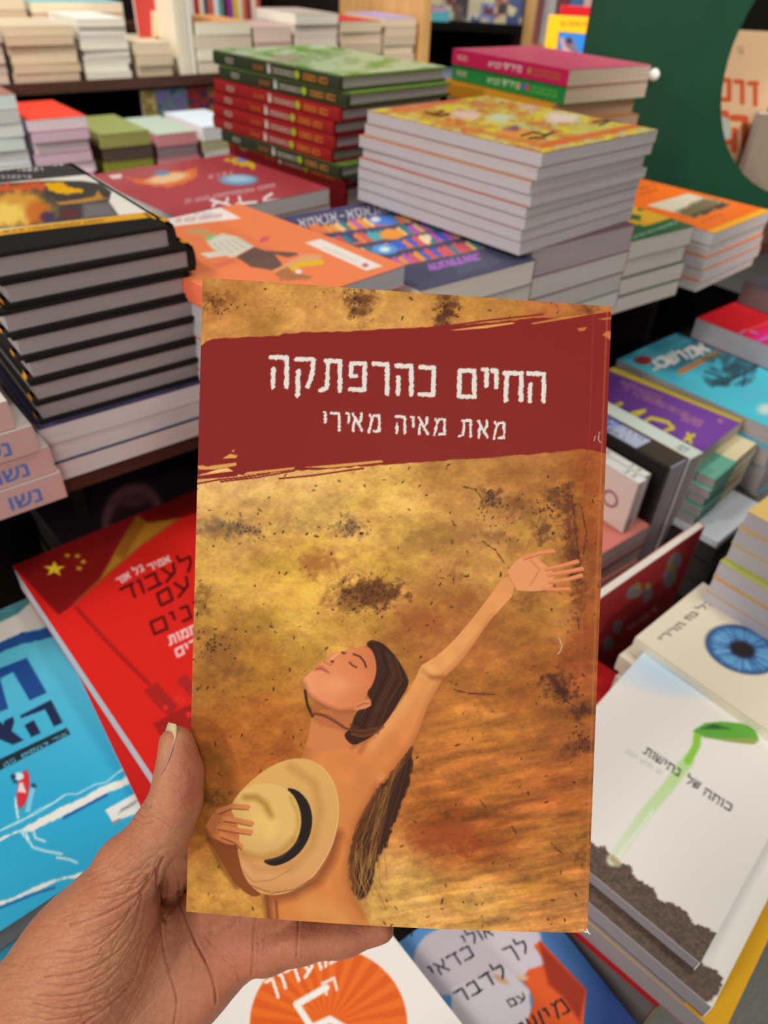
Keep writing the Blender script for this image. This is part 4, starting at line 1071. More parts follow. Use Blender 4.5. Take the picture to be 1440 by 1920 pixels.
# ---- row of books standing on their fore-edges, spines up
def spine_up(label, px, py, z, t, hgt, length, front, spine, page, extra=None, yaw=-51, group='books standing spine up at right', hard=False, pt=None):
    """px,py,z: the near right top corner of the spine; thickness runs to the lower left"""
    p = at(px, py, z) if pt is None else pt
    yd = -dirv(yaw); xd = np.array([0, 0, 1.0]); zd = np.cross(xd, yd)
    R = Matrix((xd, yd, zd)).transposed().to_4x4()
    off = R @ Vector((hgt / 2, -length / 2, 0))
    return book(label, Matrix.Translation(Vector(p) - off) @ R, hgt, length, t, front=front, spine=spine, page=page, group=group, side='R', extra=extra, hard=hard, mat=M_MATTE), p + zd * t
def ex_white(mb, w, h, t):
    lettering(mb, (w / 2 + 0.0002, -h / 2 + 0.012, t * 0.3), (0, 1, 0), (0, 0, 1), 0.012, t * 0.5, (130, 130, 120), 3, 1)
def ex_gene(mb, w, h, t):
    x = w / 2 + 0.0003
    mb.add([(x, -h / 2 + 0.001, 0), (x, -h / 2 + 0.045, 0), (x, -h / 2 + 0.045, t), (x, -h / 2 + 0.001, t)], [(0, 1, 2, 3)], P((70, 60, 50)))
    mb.add([(x, -h / 2 + 0.085, 0), (x, -h / 2 + 0.2, 0), (x, -h / 2 + 0.2, t), (x, -h / 2 + 0.085, t)], [(0, 1, 2, 3)], P((96, 116, 186)))
    lettering(mb, (x + 0.0003, -h / 2 + 0.1, t * 0.15), (0, -1, 0), (0, 0, -1), 0.05, -t * 0.7, (206, 206, 216), 6, 5)
def ex_pinkmarks(mb, w, h, t):
    lettering(mb, (w / 2 + 0.0003, -h / 2 + 0.05, t * 0.25), (0, 1, 0), (0, 0, 1), 0.05, t * 0.5, (206, 90, 110), 8, 6)
    lettering(mb, (w / 2 + 0.0003, -h / 2 + 0.01, t * 0.25), (0, 1, 0), (0, 0, 1), 0.014, t * 0.5, (120, 120, 110), 3, 7)
def ex_ring(mb, w, h, t):
    ex_pinkmarks(mb, w, h, t)
    n = 24; cy, cx, R0, R1 = -h / 2 + 0.026, w / 2 - 0.036, 0.0075, 0.0105
    V = [(cx + r_ * math.cos(2 * math.pi * i / n), cy + r_ * math.sin(2 * math.pi * i / n), t + 0.0003) for r_ in (R0, R1) for i in range(n)]
    mb.add(V, [(i, (i + 1) % n, n + (i + 1) % n, n + i) for i in range(n)], P((150, 84, 100)))
_, pn = spine_up('white-spined book standing spine up, nearest the purple book', 1319, 848, -0.420, 0.0245, 0.145, 0.215, (214, 206, 196), (206, 210, 194), (180, 164, 158), ex_white)
_, pn = spine_up('thin dark brown book standing spine up beside the white-spined one', 0, 0, 0, 0.0045, 0.143, 0.205, (74, 44, 36), (96, 60, 44), (96, 70, 58), pt=pn + dirv(-51) * -0.002)
_, pn = spine_up('grey-paged book with blue spine picture standing among the upright books', 0, 0, 0, 0.028, 0.145, 0.21, (60, 54, 50), (176, 180, 200), (176, 160, 160), ex_gene, pt=pn)
_, pn = spine_up('black thin book standing spine up beside the blue-spined one', 0, 0, 0, 0.004, 0.142, 0.205, (40, 34, 32), (60, 52, 48), (60, 50, 46), pt=pn + dirv(-51) * -0.004)
pw = pn
_, pn = spine_up('small white book with pink spine print standing on the salmon pile', 0, 0, 0, 0.012, 0.068, 0.15, (214, 204, 194), (222, 214, 204), (176, 156, 150), ex_pinkmarks, group='small white books on the salmon pile', pt=at(1221, 888, -0.425))
_, pn = spine_up('small white book with a dark ring on its cover facing the viewer', 0, 0, 0, 0.015, 0.067, 0.15, (214, 188, 174), (224, 216, 204), (176, 156, 150), ex_ring, group='small white books on the salmon pile', pt=pn + dirv(-51) * 0.004)
SA = dict(front=(222, 128, 112), spine=(222, 132, 116), back=(210, 120, 106), page=(190, 176, 170))
pile('in the pile under the small white books', 'BR', (1219, 985), -0.494, 0.17, 0.2, 39,
     [dict(SA, t=0.026, desc='thick salmon paperback'), dict(SA, t=0.026, desc='thick salmon paperback')], 'salmon paperbacks', base=ZL, filler=dict(SA, desc='thick salmon paperback'), jit=0.002)
# ---- red patterned cover standing in front of the upright books
p0 = at(1319, 848, -0.420)
p0 = p0 + dirv(-49) * max(0.006, float((at(1432, 948, -0.5105) - p0) @ dirv(-49)) + 0.012)
nrm = dirv(-49); rr = ray(1322, 986); kk = np.dot(p0 - CAMP, nrm) / np.dot(rr, nrm)
pr_ = CAMP + rr * kk
xd = -dirv(41); yd = np.array([0, 0, 1.0]); zd = dirv(-49)
def art_redpat(A):
    A.fill((152, 44, 44))
    m = lambda pts: [(1040 + x / 3.2, 800 + y / 3.2) for x, y in pts]
    for x, y, rx, ry, rt in ((720, 810, 11, 18, 0.5), (690, 900, 12, 20, 0.2), (480, 990, 16, 12, -0.6), (560, 1010, 8, 14, 0.3), (380, 1200, 9, 14, 0.2), (320, 1300, 10, 14, 0.1)):
        A.ell(*m([(x, y)])[0], rx, ry, (122, 110, 108), 3, rot=rt, rough=2)
    for x, y in ((700, 850), (500, 960), (560, 960)): A.ell(*m([(x, y)])[0], 6, 8, (140, 124, 60), 3)
    scrib(A, m([(610, 1080)])[0], m([(430, 1210)])[0], (3, 6), (190, 120, 96), 12, 2.4, 3)
    A.line(m([(905, 590), (760, 960)]), 5, (196, 96, 84), 3)
Rm = Matrix((zd, xd, yd)).transposed()
# cover normal = zd (towards the viewer's right), width along the row, height up
xx = dirv(41); Rr = Matrix((xx, yd, np.cross(xx, yd))).transposed().to_4x4()
hr_ = pr_[2] - (CH + ZL)
book('red paperback with grey leaf pattern standing in front of the upright books', Matrix.Translation(Vector(pr_) - (Rr @ Vector((0.2 / 2, hr_ / 2, 0.008)))) @ Rr, 0.2, hr_, 0.008,
     front=(152, 44, 44), spine=(196, 96, 84), page=(214, 200, 186), art=art_redpat, mat=M_MATTE)

# ================================================================ BACK OF THE SHOP, LEFT: long shelf with pale piles
ZS, ZD = -0.27, -0.445
SO = at(0, 160, ZS)
bsh = thing('shelf_unit', 'long dark wooden shelf unit full of pale book piles behind the table', 'shelf', Matrix.Translation((SO[0], SO[1], 0)) @ Matrix.Rotation(math.radians(40), 4, 'Z'))
wbox('top_shelf', -0.7, 1.198, 0, 0.42, ZS - 0.022, ZS, M_BROWNWOOD, SO, 40, bsh)
wbox('back_panel', -0.7, 1.198, 0.40, 0.419, ZD, ZS - 0.0225, M_BLACKWOOD, SO, 40, bsh)
wbox('lower_shelf', -0.7, 1.198, -0.26, 0.42, ZD - 0.02, ZD, M_BLACKWOOD, SO, 40, bsh)
wbox('base_cabinet', -0.7, 1.198, -0.22, 0.42, -CH, ZD - 0.0205, M_BLACKWOOD, SO, 40, bsh)
wbox('rear_board', -0.7, 1.198, 0.421, 0.44, -CH, 0.30, M_BLACKWOOD, SO, 40, bsh)
wbox('end_post', 1.20, 1.23, 0.0, 0.44, -CH, 0.30, M_TANWOOD, SO, 40, bsh)
def on_edge(px, z, b=0.0, org=SO):
    """point of the line along the shelf front (offset b back) whose image falls on column px"""
    lo, hi = -2.0, 3.0
    for _ in range(50):
        mid = (lo + hi) / 2
        p = org + dirv(40) * mid + dirv(130) * b; p[2] = CH + z
        if proj(p)[0] < px: lo = mid
        else: hi = mid
    return p, mid
def zat(p, py):
    """height whose image falls on row py above point p"""
    lo, hi = -0.7, 0.5
    for _ in range(50):
        mid = (lo + hi) / 2; q = p.copy(); q[2] = CH + mid
        if proj(q)[1] > py: lo = mid
        else: hi = mid
    return mid
def shelf_pile(where, x0, x1, ytop, n, cols, pages, group, z=ZS, b=0.006, depth=0.2, desc='pale paperback', topcol=None, seed=1, org=SO, gap=0.003):
    p0, a0 = on_edge(x0, z, b, org); p1, a1 = on_edge(x1, z, b, org)
    w = a1 - a0 - gap
    zt = zat(p0, ytop); t = (zt - z) / n
    r = random.Random(seed); out = []
    for i in range(n):
        top = z + t * (n - i)
        ww = w - r.uniform(0, 0.010); q = p0 + dirv(40) * (w - ww) * r.random() + dirv(130) * r.uniform(0, 0.006); q[2] = CH + top
        lab = f"{desc}, {ORD[i] if (i < n - 1 or i == 0) else 'lowest'} {where}"
        c = cols[i % len(cols)]
        fr = topcol if (i == 0 and topcol) else c
        book(lab, place('BL', q, ww, depth, t - 0.0005, 40 + r.uniform(-0.6, 0.6)), ww, depth, t - 0.0005, front=fr, spine=c, page=pages[i % len(pages)], group=group)
CRM = [(206, 186, 156), (200, 178, 148)]; CPG = [(204, 180, 148), (194, 168, 138), (186, 162, 134)]
WPG = [(216, 202, 182), (204, 190, 172), (192, 176, 162)]
shelf_pile('in the back pile at the left frame edge', -60, 26, 62, 5, [(150, 132, 124), (196, 180, 160)], [(196, 176, 156), (176, 156, 140)], 'pale books on the back shelf', seed=2)
shelf_pile('in the widest cream back pile', 30, 160, 50, 6, CRM, CPG, 'pale books on the back shelf', seed=3)
shelf_pile('in the white back pile', 166, 254, 36, 8, [(232, 222, 208)], WPG, 'pale books on the back shelf', seed=4, desc='thin white paperback')
shelf_pile('in the low back pile below the red cover', 258, 330, 82, 3, CRM, CPG, 'pale books on the back shelf', seed=5)
shelf_pile('in the back pile with the orange top', 374, 478, 42, 4, [(214, 190, 160)], [(226, 208, 180), (206, 184, 160)], 'pale books on the back shelf', seed=6, topcol=(230, 160, 100))
shelf_pile('in the low back pile above the green hardcovers', 482, 552, 52, 3, [(206, 170, 160)], [(214, 186, 166), (190, 156, 144)], 'pale books on the back shelf', seed=7)
shelf_pile('in the back pile left of the red tag', 556, 636, 26, 5, [(206, 186, 170)], [(228, 210, 188), (206, 184, 170), (216, 196, 176)], 'pale books on the back shelf', seed=8)
shelf_pile('in the cream back pile under the red tag', 640, 716, 40, 4, CRM, CPG, 'pale books on the back shelf', seed=9, topcol=(206, 60, 56))
shelf_pile('in the cream back pile beside the wooden post', 720, 780, 34, 5, CRM, CPG, 'pale books on the back shelf', seed=10, topcol=(170, 150, 200))
# second row on the same shelf
for k, (x0, x1, yt, n, c, pg, nm) in enumerate(((-60, 78, -10, 5, CRM, CPG, 'left'), (84, 250, 4, 6, [(214, 180, 150)], [(222, 196, 164), (206, 176, 146)], 'middle'))):
    shelf_pile(f'in the rear-row pile, {nm} of the shelf', x0, x1, yt, n, c, pg, 'rear row of pale books', b=0.215, depth=0.18, seed=20 + k, topcol=[(226, 214, 196), (150, 200, 196)][k])
# leaning pale books and the red cover
for i, (px, c, pg) in enumerate(((346, (176, 60, 56), (226, 208, 180)), (355, (226, 214, 190), (224, 206, 180)), (364, (206, 200, 160), (226, 212, 190)))):
    p, a = on_edge(px, ZS, 0.012)
    xd = dirv(130); yd = np.array([0, 0, 1.0])
    R = Matrix((xd, yd, np.cross(xd, yd))).transposed().to_4x4() @ Matrix.Rotation(math.radians(0), 4, 'Z')
    lab = ('dark red edged pale book standing upright on the back shelf, leftmost of three', 'cream book standing upright on the back shelf, middle of three', 'pale green-spined book standing upright on the back shelf, rightmost of three')[i]
    off = R @ Vector((-0.075, -0.108, 0.0085))
    book(lab, Matrix.Translation(Vector(p) - off) @ R, 0.15, 0.216, 0.0168, front=c, spine=pg, page=pg, side='L', group=None)
def art_redstand(A):
    A.fill((196, 66, 60))
    A.poly([(283, 20), (298, 20), (300, 70), (285, 72)], (226, 190, 150), 4)
    A.ell(312, 50, 9, 22, (216, 120, 60), 5, rough=3)
pp, _ = on_edge(270, ZS, 0.115); zz = zat(on_edge(258, ZS, 0.006)[0], 82)
pp[2] = CH + zz
Rr = Matrix((dirv(40), np.array([0, 0, 1.0]), dirv(-50))).transposed().to_4x4()
book('red book with orange figure standing on the low back pile', Matrix.Translation(Vector(pp) - (Rr @ Vector((-0.042, -0.08, 0.01)))) @ Rr, 0.084, 0.16, 0.01, front=(196, 66, 60), art=art_redstand, mat=M_MATTE)
# upright coloured spines on the rear ledge
pal = [(70, 110, 140), (206, 200, 190), (176, 40, 44), (216, 200, 170), (60, 70, 110), (200, 90, 60), (206, 214, 220), (90, 140, 130), (90, 40, 44), (130, 60, 140), (214, 170, 60), (226, 206, 170), (206, 120, 90), (150, 60, 60), (226, 200, 180), (196, 80, 70)]
ZR = zat(on_edge(430, ZS, 0.306)[0], 42)
wbox('rear_shelf', -0.7, 1.198, 0.302, 0.419, ZR - 0.0155, ZR - 0.0005, M_BROWNWOOD, SO, 40, bsh)
x = on_edge(348, ZR, 0.306)[1]
for i, c in enumerate(pal):
    tt = 0.012 + 0.006 * ((i * 7) % 4) / 3
    p = SO + dirv(40) * (x + tt) + dirv(130) * 0.306; p[2] = CH + ZR
    xd = dirv(-50); yd = np.array([0, 0, 1.0]); zd = np.cross(xd, yd)
    R = Matrix((xd, yd, zd)).transposed().to_4x4()
    hh = 0.16 + 0.02 * ((i * 5) % 3)
    cn = ('teal', 'white', 'crimson', 'beige', 'navy', 'rust', 'pale blue', 'sea green', 'dark maroon', 'violet', 'mustard', 'cream', 'terracotta', 'brick red', 'blush', 'coral red')[i]
    off = R @ Vector((0.055, -hh / 2, 0))
    book(f'{cn} spine in the upright row at the very top of the back shelf', Matrix.Translation(Vector(p) - off) @ R, 0.11, hh, tt - 0.0006, front=c, group='upright books on the rear ledge')
    x += tt

# ---- lower deck of the back unit
shelf_pile('in the tall pale blue pile on the back deck', -70, 80, 186, 8, [(190, 200, 206), (206, 206, 200)], [(206, 212, 216), (196, 186, 180), (214, 206, 196)], 'pale books on the back deck', z=ZD, b=-0.245, seed=31, topcol=(150, 100, 84), desc='pale blue-white paperback', depth=0.22)
shelf_pile('in the red-topped pile on the back deck', 86, 193, 226, 7, [(206, 150, 160), (196, 130, 140)], [(222, 196, 206), (206, 170, 180)], 'pink books on the back deck', z=ZD, b=-0.245, seed=32, topcol=(216, 62, 44), desc='pink-edged paperback', depth=0.2)
shelf_pile('in the olive pile on the back deck', 204, 300, 254, 4, [(128, 124, 50), (70, 56, 46)], [(150, 142, 80), (84, 66, 56), (138, 134, 50)], 'olive books on the back deck', z=ZD, b=-0.245, seed=33, topcol=(136, 140, 80), desc='olive paperback', depth=0.2)
shelf_pile('in the rose pile on the back deck', 305, 384, 254, 4, [(200, 110, 110), (120, 100, 100)], [(206, 130, 130), (134, 110, 110)], 'rose books on the back deck', z=ZD, b=-0.245, seed=34, topcol=(170, 180, 160), desc='rose-edged paperback', depth=0.2)
shelf_pile('in the pale pile behind the red hardcovers', 388, 470, 240, 4, [(206, 200, 200)], [(210, 200, 200), (170, 160, 120)], 'pale books near the red hardcovers', z=ZD, b=-0.245, seed=35, topcol=(206, 210, 214), desc='pale paperback', depth=0.2)
def art_dim(k):
    def f(A):
        A.fill([(176, 140, 70), (110, 140, 120), (176, 60, 50), (70, 60, 90)][k])
        n = fbm(A.X * 0.09, A.Y * 0.09, 60 + k)
        A.C = np.where((n > 0.55)[:, None], [(140, 120, 70), (130, 110, 160), (90, 60, 80), (150, 130, 60)][k], A.C)
        A.C = np.where((n < 0.36)[:, None], [(206, 180, 120), (70, 90, 130), (60, 50, 60), (110, 90, 120)][k], A.C)
    return f
x = on_edge(258, ZD, 0.1)[1]
for k, ww in enumerate((0.035, 0.085, 0.06, 0.06)):
    p = SO + dirv(40) * x + dirv(130) * 0.02; p[2] = CH + ZD + 0.0002
    Rr = Matrix((dirv(40), np.array([0, 0, 1.0]), dirv(-50))).transposed().to_4x4()
    off = Rr @ Vector((-ww / 2, -0.072, 0.012))
    book(f'{("tan", "mint and violet", "red and black", "dark violet")[k]} picture book standing in the shade below the back shelf', Matrix.Translation(Vector(p) - off) @ Rr, ww - 0.001, 0.144, 0.012, art=art_dim(k), mat=M_MATTE, group='picture books below the back shelf')
    x += ww

# ================================================================ BACK OF THE SHOP, CENTRE: tan bookcase
BO = atd(792, 60, 2.75); BO[2] = 0
bc = thing('bookcase', 'tan wooden bookcase with dark shelves and magazines in the far background', 'bookcase', Matrix.Translation((BO[0], BO[1], 0)))
def zpx(py, d): return atd(880, py, d)[2] - CH
BO_ = (BO[0], BO[1]); Zb = zpx(44, 2.75)
wbox('side_panel', -0.02, 0.02, -0.01, 0.40, -CH, 0.35, M_TANWOOD, BO_, 0, bc)
wbox('side_panel', 0.385, 0.425, -0.01, 0.40, -CH, 0.35, M_TANWOOD, BO_, 0, bc)
wbox('back_panel', -0.019, 0.9, 0.381, 0.399, -CH, 0.35, M_BLACKWOOD, BO_, 0, bc)
wbox('shelf', 0.021, 0.384, 0.0, 0.38, Zb - 0.025, Zb, M_BLACKWOOD, BO_, 0, bc)
wbox('shelf', 0.021, 0.384, 0.0, 0.38, Zb - 0.22, Zb - 0.2, M_BLACKWOOD, BO_, 0, bc)
wbox('shelf', 0.426, 0.9, 0.0, 0.38, Zb - 0.08, Zb - 0.06, M_TANWOOD, BO_, 0, bc)
wbox('shelf', 0.426, 0.9, 0.0, 0.38, Zb - 0.26, Zb - 0.24, M_TANWOOD, BO_, 0, bc)
wbox('side_panel', 0.88, 0.9, -0.01, 0.38, -CH, 0.35, M_TANWOOD, BO_, 0, bc)
def art_mag(k):
    def f(A):
        base = [(110, 104, 124), (176, 166, 140), (96, 80, 70), (206, 200, 180), (120, 140, 190), (150, 90, 80), (70, 80, 120), (190, 160, 90)][k % 8]
        A.fill(base)
        n = fbm(A.X * 0.05, A.Y * 0.05, 80 + k)
        A.C = np.where((n > 0.56)[:, None], (206, 190, 150), A.C); A.C = np.where((n < 0.40)[:, None], [(60, 70, 120), (120, 40, 50), (50, 50, 60)][k % 3], A.C)
    return f
def bstand(label, x, y, z, w, h, t, k, group, tilt=10):
    R = Matrix.Rotation(math.radians(90 - tilt), 4, 'X')
    b = book(label, Matrix.Translation((BO[0] + x + w / 2, BO[1] + y, CH + z + h / 2 * math.cos(math.radians(tilt)) + 0.0005)) @ R, w, h, t, art=art_mag(k), mat=M_GLOSS, group=group, res=0.004)
    return b
mcol = ('grey-violet', 'sand', 'brown', 'ivory', 'periwinkle', 'brick', 'indigo')
for k in range(7):
    bstand(f'{mcol[k]} magazine standing on the upper shelf of the far tan bookcase', 0.025 + 0.05 * k, 0.16 - 0.012 * k, Zb, 0.062, 0.22, 0.008, k, 'magazines on the far bookcase')
for k, (x, c, n) in enumerate(((0.03, (100, 190, 220), 'turquoise'), (0.10, (206, 160, 190), 'pink'))):
    w = 0.075
    book(f'small {n} box-like book lying at the front of the far upper shelf', place('BL', (BO[0] + x - 0.02 * k, BO[1] + 0.02, CH + Zb + 0.031 + 0.0005), 0.07, 0.12, 0.03, 0) if k == 0 else place('BL', (BO[0] + 0.032, BO[1] + 0.022, CH + Zb + 0.046), 0.05, 0.1, 0.0145, 0), 0.07 if k == 0 else 0.05, 0.12 if k == 0 else 0.1, 0.03 if k == 0 else 0.0145, front=c, page=c)
for k, (x, w, h, c, n) in enumerate(((0.03, 0.03, 0.05, (176, 70, 80), 'red'), (0.065, 0.10, 0.035, (150, 156, 176), 'grey'), (0.17, 0.09, 0.05, (34, 30, 30), 'black'), (0.265, 0.1, 0.03, (96, 140, 206), 'blue'))):
    book(f'{n} book lying on the lower shelf of the far tan bookcase', place('BL', (BO[0] + x, BO[1] + 0.02 + 0.02 * k, CH + Zb - 0.2 + h + 0.0005), w, 0.14, h, 0), w, 0.14, h, front=c, page=c, group='books on the lower far shelf')
for k in range(6):
    c = [(150, 90, 90), (176, 166, 160), (120, 60, 66), (70, 110, 150), (206, 170, 160), (110, 96, 120)][k]
    book(f'{("rose", "grey", "wine", "steel blue", "blush", "mauve")[k]} book standing on the right side shelf of the far bookcase',
         Matrix.Translation((BO[0] + 0.44 + 0.05 * k, BO[1] + 0.12, CH + Zb - 0.0595 + 0.1)) @ Matrix.Rotation(math.radians(90), 4, 'X'), 0.046, 0.2, 0.03, front=c, group='books on the right side of the far bookcase')
    book(f'{("apricot", "sky", "plum", "white", "cyan", "pink")[k]} book standing on the lower right shelf of the far bookcase',
         Matrix.Translation((BO[0] + 0.44 + 0.05 * k, BO[1] + 0.12, CH + Zb - 0.2395 + 0.075)) @ Matrix.Rotation(math.radians(90), 4, 'X'), 0.046, 0.15, 0.03, front=[(214, 160, 130), (110, 160, 200), (110, 60, 110), (220, 214, 210), (120, 180, 200), (220, 160, 170)][k], group='books on the lower right side of the far bookcase')

# ---- yellow picture book and red book standing near the board
YO = at(1026, 30, -0.125); YO[2] = 0
lg = wbox('display_block', -0.05, 0.5, -0.03, 0.24, -CH, ZT - 0.0003, M_BLACKWOOD, YO, -6)
lg['label'] = 'dark display block behind the pink books carrying the yellow picture book'; lg['category'] = 'display block'
def art_yellow(A):
    A.fill((238, 176, 30))
    m = lambda pts: [(760 + x / 3.79, y / 3.79) for x, y in pts]
    scrib(A, m([(1100, 180)])[0], m([(1345, 185)])[0], (0, -6), (226, 110, 40), 12, 2.0, 3)
    A.poly(m([(1090, 225), (1330, 245), (1290, 520), (1060, 520)]), (60, 70, 110), 2)
    A.poly(m([(1098, 232), (1322, 250), (1285, 520), (1070, 520)]), (52, 122, 196), 2)
    A.poly(m([(1140, 280), (1190, 260), (1250, 420), (1200, 470), (1130, 400), (1100, 300)]), (120, 100, 110), 4, rough=3)
    A.line(m([(1130, 350), (1230, 430)]), 9, (206, 160, 150), 3); A.line(m([(1110, 280), (1130, 340)]), 7, (190, 140, 140), 3)
    A.ell(*m([(1165, 290)])[0], 5, 6, (50, 44, 60), 3)
stand('yellow picture book with a blue square illustration standing by the board', None, 1030, 28, np.dot(at(1030, 28, -0.125) - CAMP, CF), 0.15, 0.21, 0.015, -6, art_yellow, (238, 176, 30))
def art_plainred(A): A.fill((190, 30, 34))
yb = at(1030, 28, -0.125) + np.array([0.035, 0.045, 0.02])
yx, yy = proj(yb)
stand('plain red book standing behind the yellow picture book', None, float(yx), float(yy), np.dot(yb - CAMP, CF), 0.14, 0.23, 0.015, -6, art_plainred, (190, 30, 34))

# ================================================================ THE HELD BOOK
def art_hero(A):
    X, Y = A.X, A.Y
    cp = [(400,560,184,120,56),(600,560,204,140,70),(700,580,196,138,66),(900,580,196,132,60),(1050,590,184,106,50),
          (450,900,218,166,96),(600,940,218,166,92),(700,920,226,172,84),(850,890,192,130,64),(1000,890,176,110,54),(1115,890,158,78,34),(1060,950,190,118,50),
          (450,1000,200,146,76),(600,1040,216,160,72),(740,990,214,160,78),(900,1000,182,126,62),(1010,1000,200,140,66),(1112,1000,160,78,30),
          (400,1100,204,150,68),(550,1100,212,156,62),(700,1070,206,150,66),(900,1080,188,128,60),(1050,1150,186,120,52),(1112,1150,158,78,30),
          (400,1250,174,108,46),(500,1250,188,122,48),(550,1180,206,152,66),(900,1180,164,94,42),(800,1180,168,98,44),
          (400,1400,168,90,36),(500,1350,174,98,38),(900,1350,178,106,42),(1000,1300,174,98,40),(1085,1250,148,74,28),
          (390,1540,168,98,36),(400,1680,192,132,58),(900,1450,174,98,40),(1050,1480,162,86,36),(850,1550,164,84,34),(900,1580,164,84,36),(1050,1600,178,108,46),(760,1680,206,152,78),(900,1690,202,142,70),(1080,1720,196,124,60),(520,1420,168,90,36)]
    cp = np.array(cp, float)
    W = 0; S = 0
    for x, y, r, g, b in cp:
        d2 = ((X - x) / 1.0) ** 2 + (Y - y) ** 2 + 900
        w = d2 ** -1.8
        W = W + w; S = S + w[:, None] * np.array((r, g, b))
    A.C = S / W[:, None]
    n1 = fbm(X * 0.012, Y * 0.018, 1, 5); n2 = fbm(X * 0.05 + 7, Y * 0.07, 2, 4); n3 = fbm(X * 0.2, Y * 0.26, 3, 3)
    f = 1 + (n1 - 0.5) * 0.40 + (n2 - 0.5) * 0.24 + (n3 - 0.5) * 0.16
    low = np.clip((Y - 1150) / 300, 0, 1) * np.clip((X - 640) / 200, 0, 1)
    n4 = fbm((X - Y * 0.15) * 0.012, (Y + X * 0.18) * 0.075, 6, 5)
    f = f + low * (n4 - 0.5) * 0.75
    A.C = A.C * f[:, None] * np.array((1.0, 1.0, 1.0)) * np.stack([np.ones_like(f), 1 - 0.12 * (0.5 - n2), 1 - 0.3 * (0.5 - n1)], 1)
    def patch(x, y, rx, ry, c, a, rot=0.0, rough=14, seed=9):
        A.ell(x, y, rx, ry, c, 20, a, rot, rough, 0.13, seed)
    gr = (112, 84, 62)
    for p in ((700, 1112, 52, 26, (88, 46, 22), .85), (660, 1122, 40, 18, (110, 62, 30), .6), (400, 988, 34, 11, gr, .7), (455, 992, 26, 13, gr, .75), (655, 992, 22, 15, gr, .75), (560, 992, 24, 8, gr, .35),
              (600, 1058, 34, 20, (160, 92, 44), .7), (672, 556, 26, 14, (96, 54, 30), .8), (676, 582, 14, 16, (90, 50, 30), .8), (842, 570, 15, 26, (86, 44, 26), .8), (832, 595, 12, 12, (80, 40, 24), .8), (408, 568, 22, 14, (112, 62, 32), .7),
              (1106, 580, 12, 12, (90, 50, 30), .7), (925, 936, 14, 13, (92, 54, 36), .85), (970, 945, 22, 12, (120, 66, 34), .6), (1040, 930, 14, 10, (90, 48, 24), .8), (1022, 990, 16, 12, (96, 54, 26), .8), (1010, 1010, 10, 8, (100, 56, 30), .6),
              (800, 1012, 30, 20, (150, 96, 50), .5), (880, 1000, 30, 18, (152, 96, 52), .5), (850, 1075, 16, 12, (130, 78, 40), .6), (870, 1125, 34, 18, (150, 80, 38), .6), (800, 1165, 46, 22, (152, 80, 38), .6), (980, 1125, 18, 12, (110, 62, 30), .6),
              (380, 1125, 10, 14, (110, 64, 30), .7), (410, 1220, 40, 34, (120, 76, 34), .55), (435, 1262, 24, 12, (116, 70, 32), .6), (372, 1300, 16, 30, (150, 92, 40), .5), (395, 1420, 22, 22, (126, 78, 32), .5), (386, 1500, 22, 12, (84, 44, 18), .7), (372, 1470, 12, 24, (120, 72, 30), .5),
              (1040, 1275, 18, 10, (70, 30, 18), .9), (1055, 1297, 16, 12, (62, 28, 18), .9), (1088, 1335, 16, 10, (70, 32, 18), .85), (1098, 1395, 22, 14, (92, 42, 20), .7), (1075, 1405, 18, 10, (96, 46, 24), .7), (1096, 1600, 10, 20, (100, 54, 26), .7),
              (830, 1568, 60, 26, (158, 70, 32), .6), (880, 1585, 28, 14, (150, 62, 26), .7), (860, 1530, 14, 16, (150, 70, 30), .7), (960, 1320, 50, 14, (150, 80, 34), .5), (1050, 1370, 44, 16, (148, 76, 32), .5), (1112, 1050, 16, 60, (130, 62, 26), .5), (1075, 1000, 9, 60, (118, 60, 28), .55), (1082, 1090, 10, 40, (120, 60, 26), .5),
              (1095, 1215, 30, 44, (132, 58, 22), .55), (1062, 945, 10, 22, (84, 42, 22), .8), (1070, 1000, 8, 34, (80, 38, 20), .75), (1082, 1060, 8, 36, (84, 40, 20), .7), (1088, 1120, 10, 26, (96, 48, 22), .65), (1100, 970, 14, 40, (140, 64, 24), .5), (930, 1010, 26, 10, (128, 80, 44), .6), (985, 960, 30, 12, (120, 72, 40), .5), (640, 1640, 40, 30, (170, 120, 56), .3)):
        patch(*p[:6], seed=int(p[0]) % 50)
    r = random.Random(11)
    for k in range(620):
        x, y = r.uniform(352, 1140), r.uniform(525, 1740)
        if 610 < y < 870: continue
        dens = vnoise(np.array([x * 0.012]), np.array([y * 0.012]), 77)[0]
        if r.random() > 0.25 + dens: continue
        a = r.uniform(0, 3.14); s = r.uniform(0.8, 2.6)
        A.ell(x, y, s * r.uniform(1, 2.2), s * 0.8, (64, 34, 18), 1.6, r.uniform(.4, .9), a)
    for cx, cy, sp, n in ((700, 1110, 50, 60), (660, 1130, 45, 30), (400, 1210, 40, 60), (410, 570, 30, 30), (672, 560, 24, 26), (840, 580, 18, 26), (455, 992, 40, 40), (655, 992, 24, 24), (920, 940, 20, 20), (1030, 960, 24, 30), (1060, 1000, 20, 24), (1055, 1300, 30, 30), (1090, 1390, 26, 30), (940, 960, 60, 30), (1085, 1080, 14, 26)):
        for k in range(n):
            x, y = r.gauss(cx, sp * 0.6), r.gauss(cy, sp * 0.38); s = r.uniform(0.7, 2.0)
            A.ell(x, y, s * 1.4, s, (60, 32, 18), 1.5, r.uniform(.4, .85), r.uniform(0, 3))
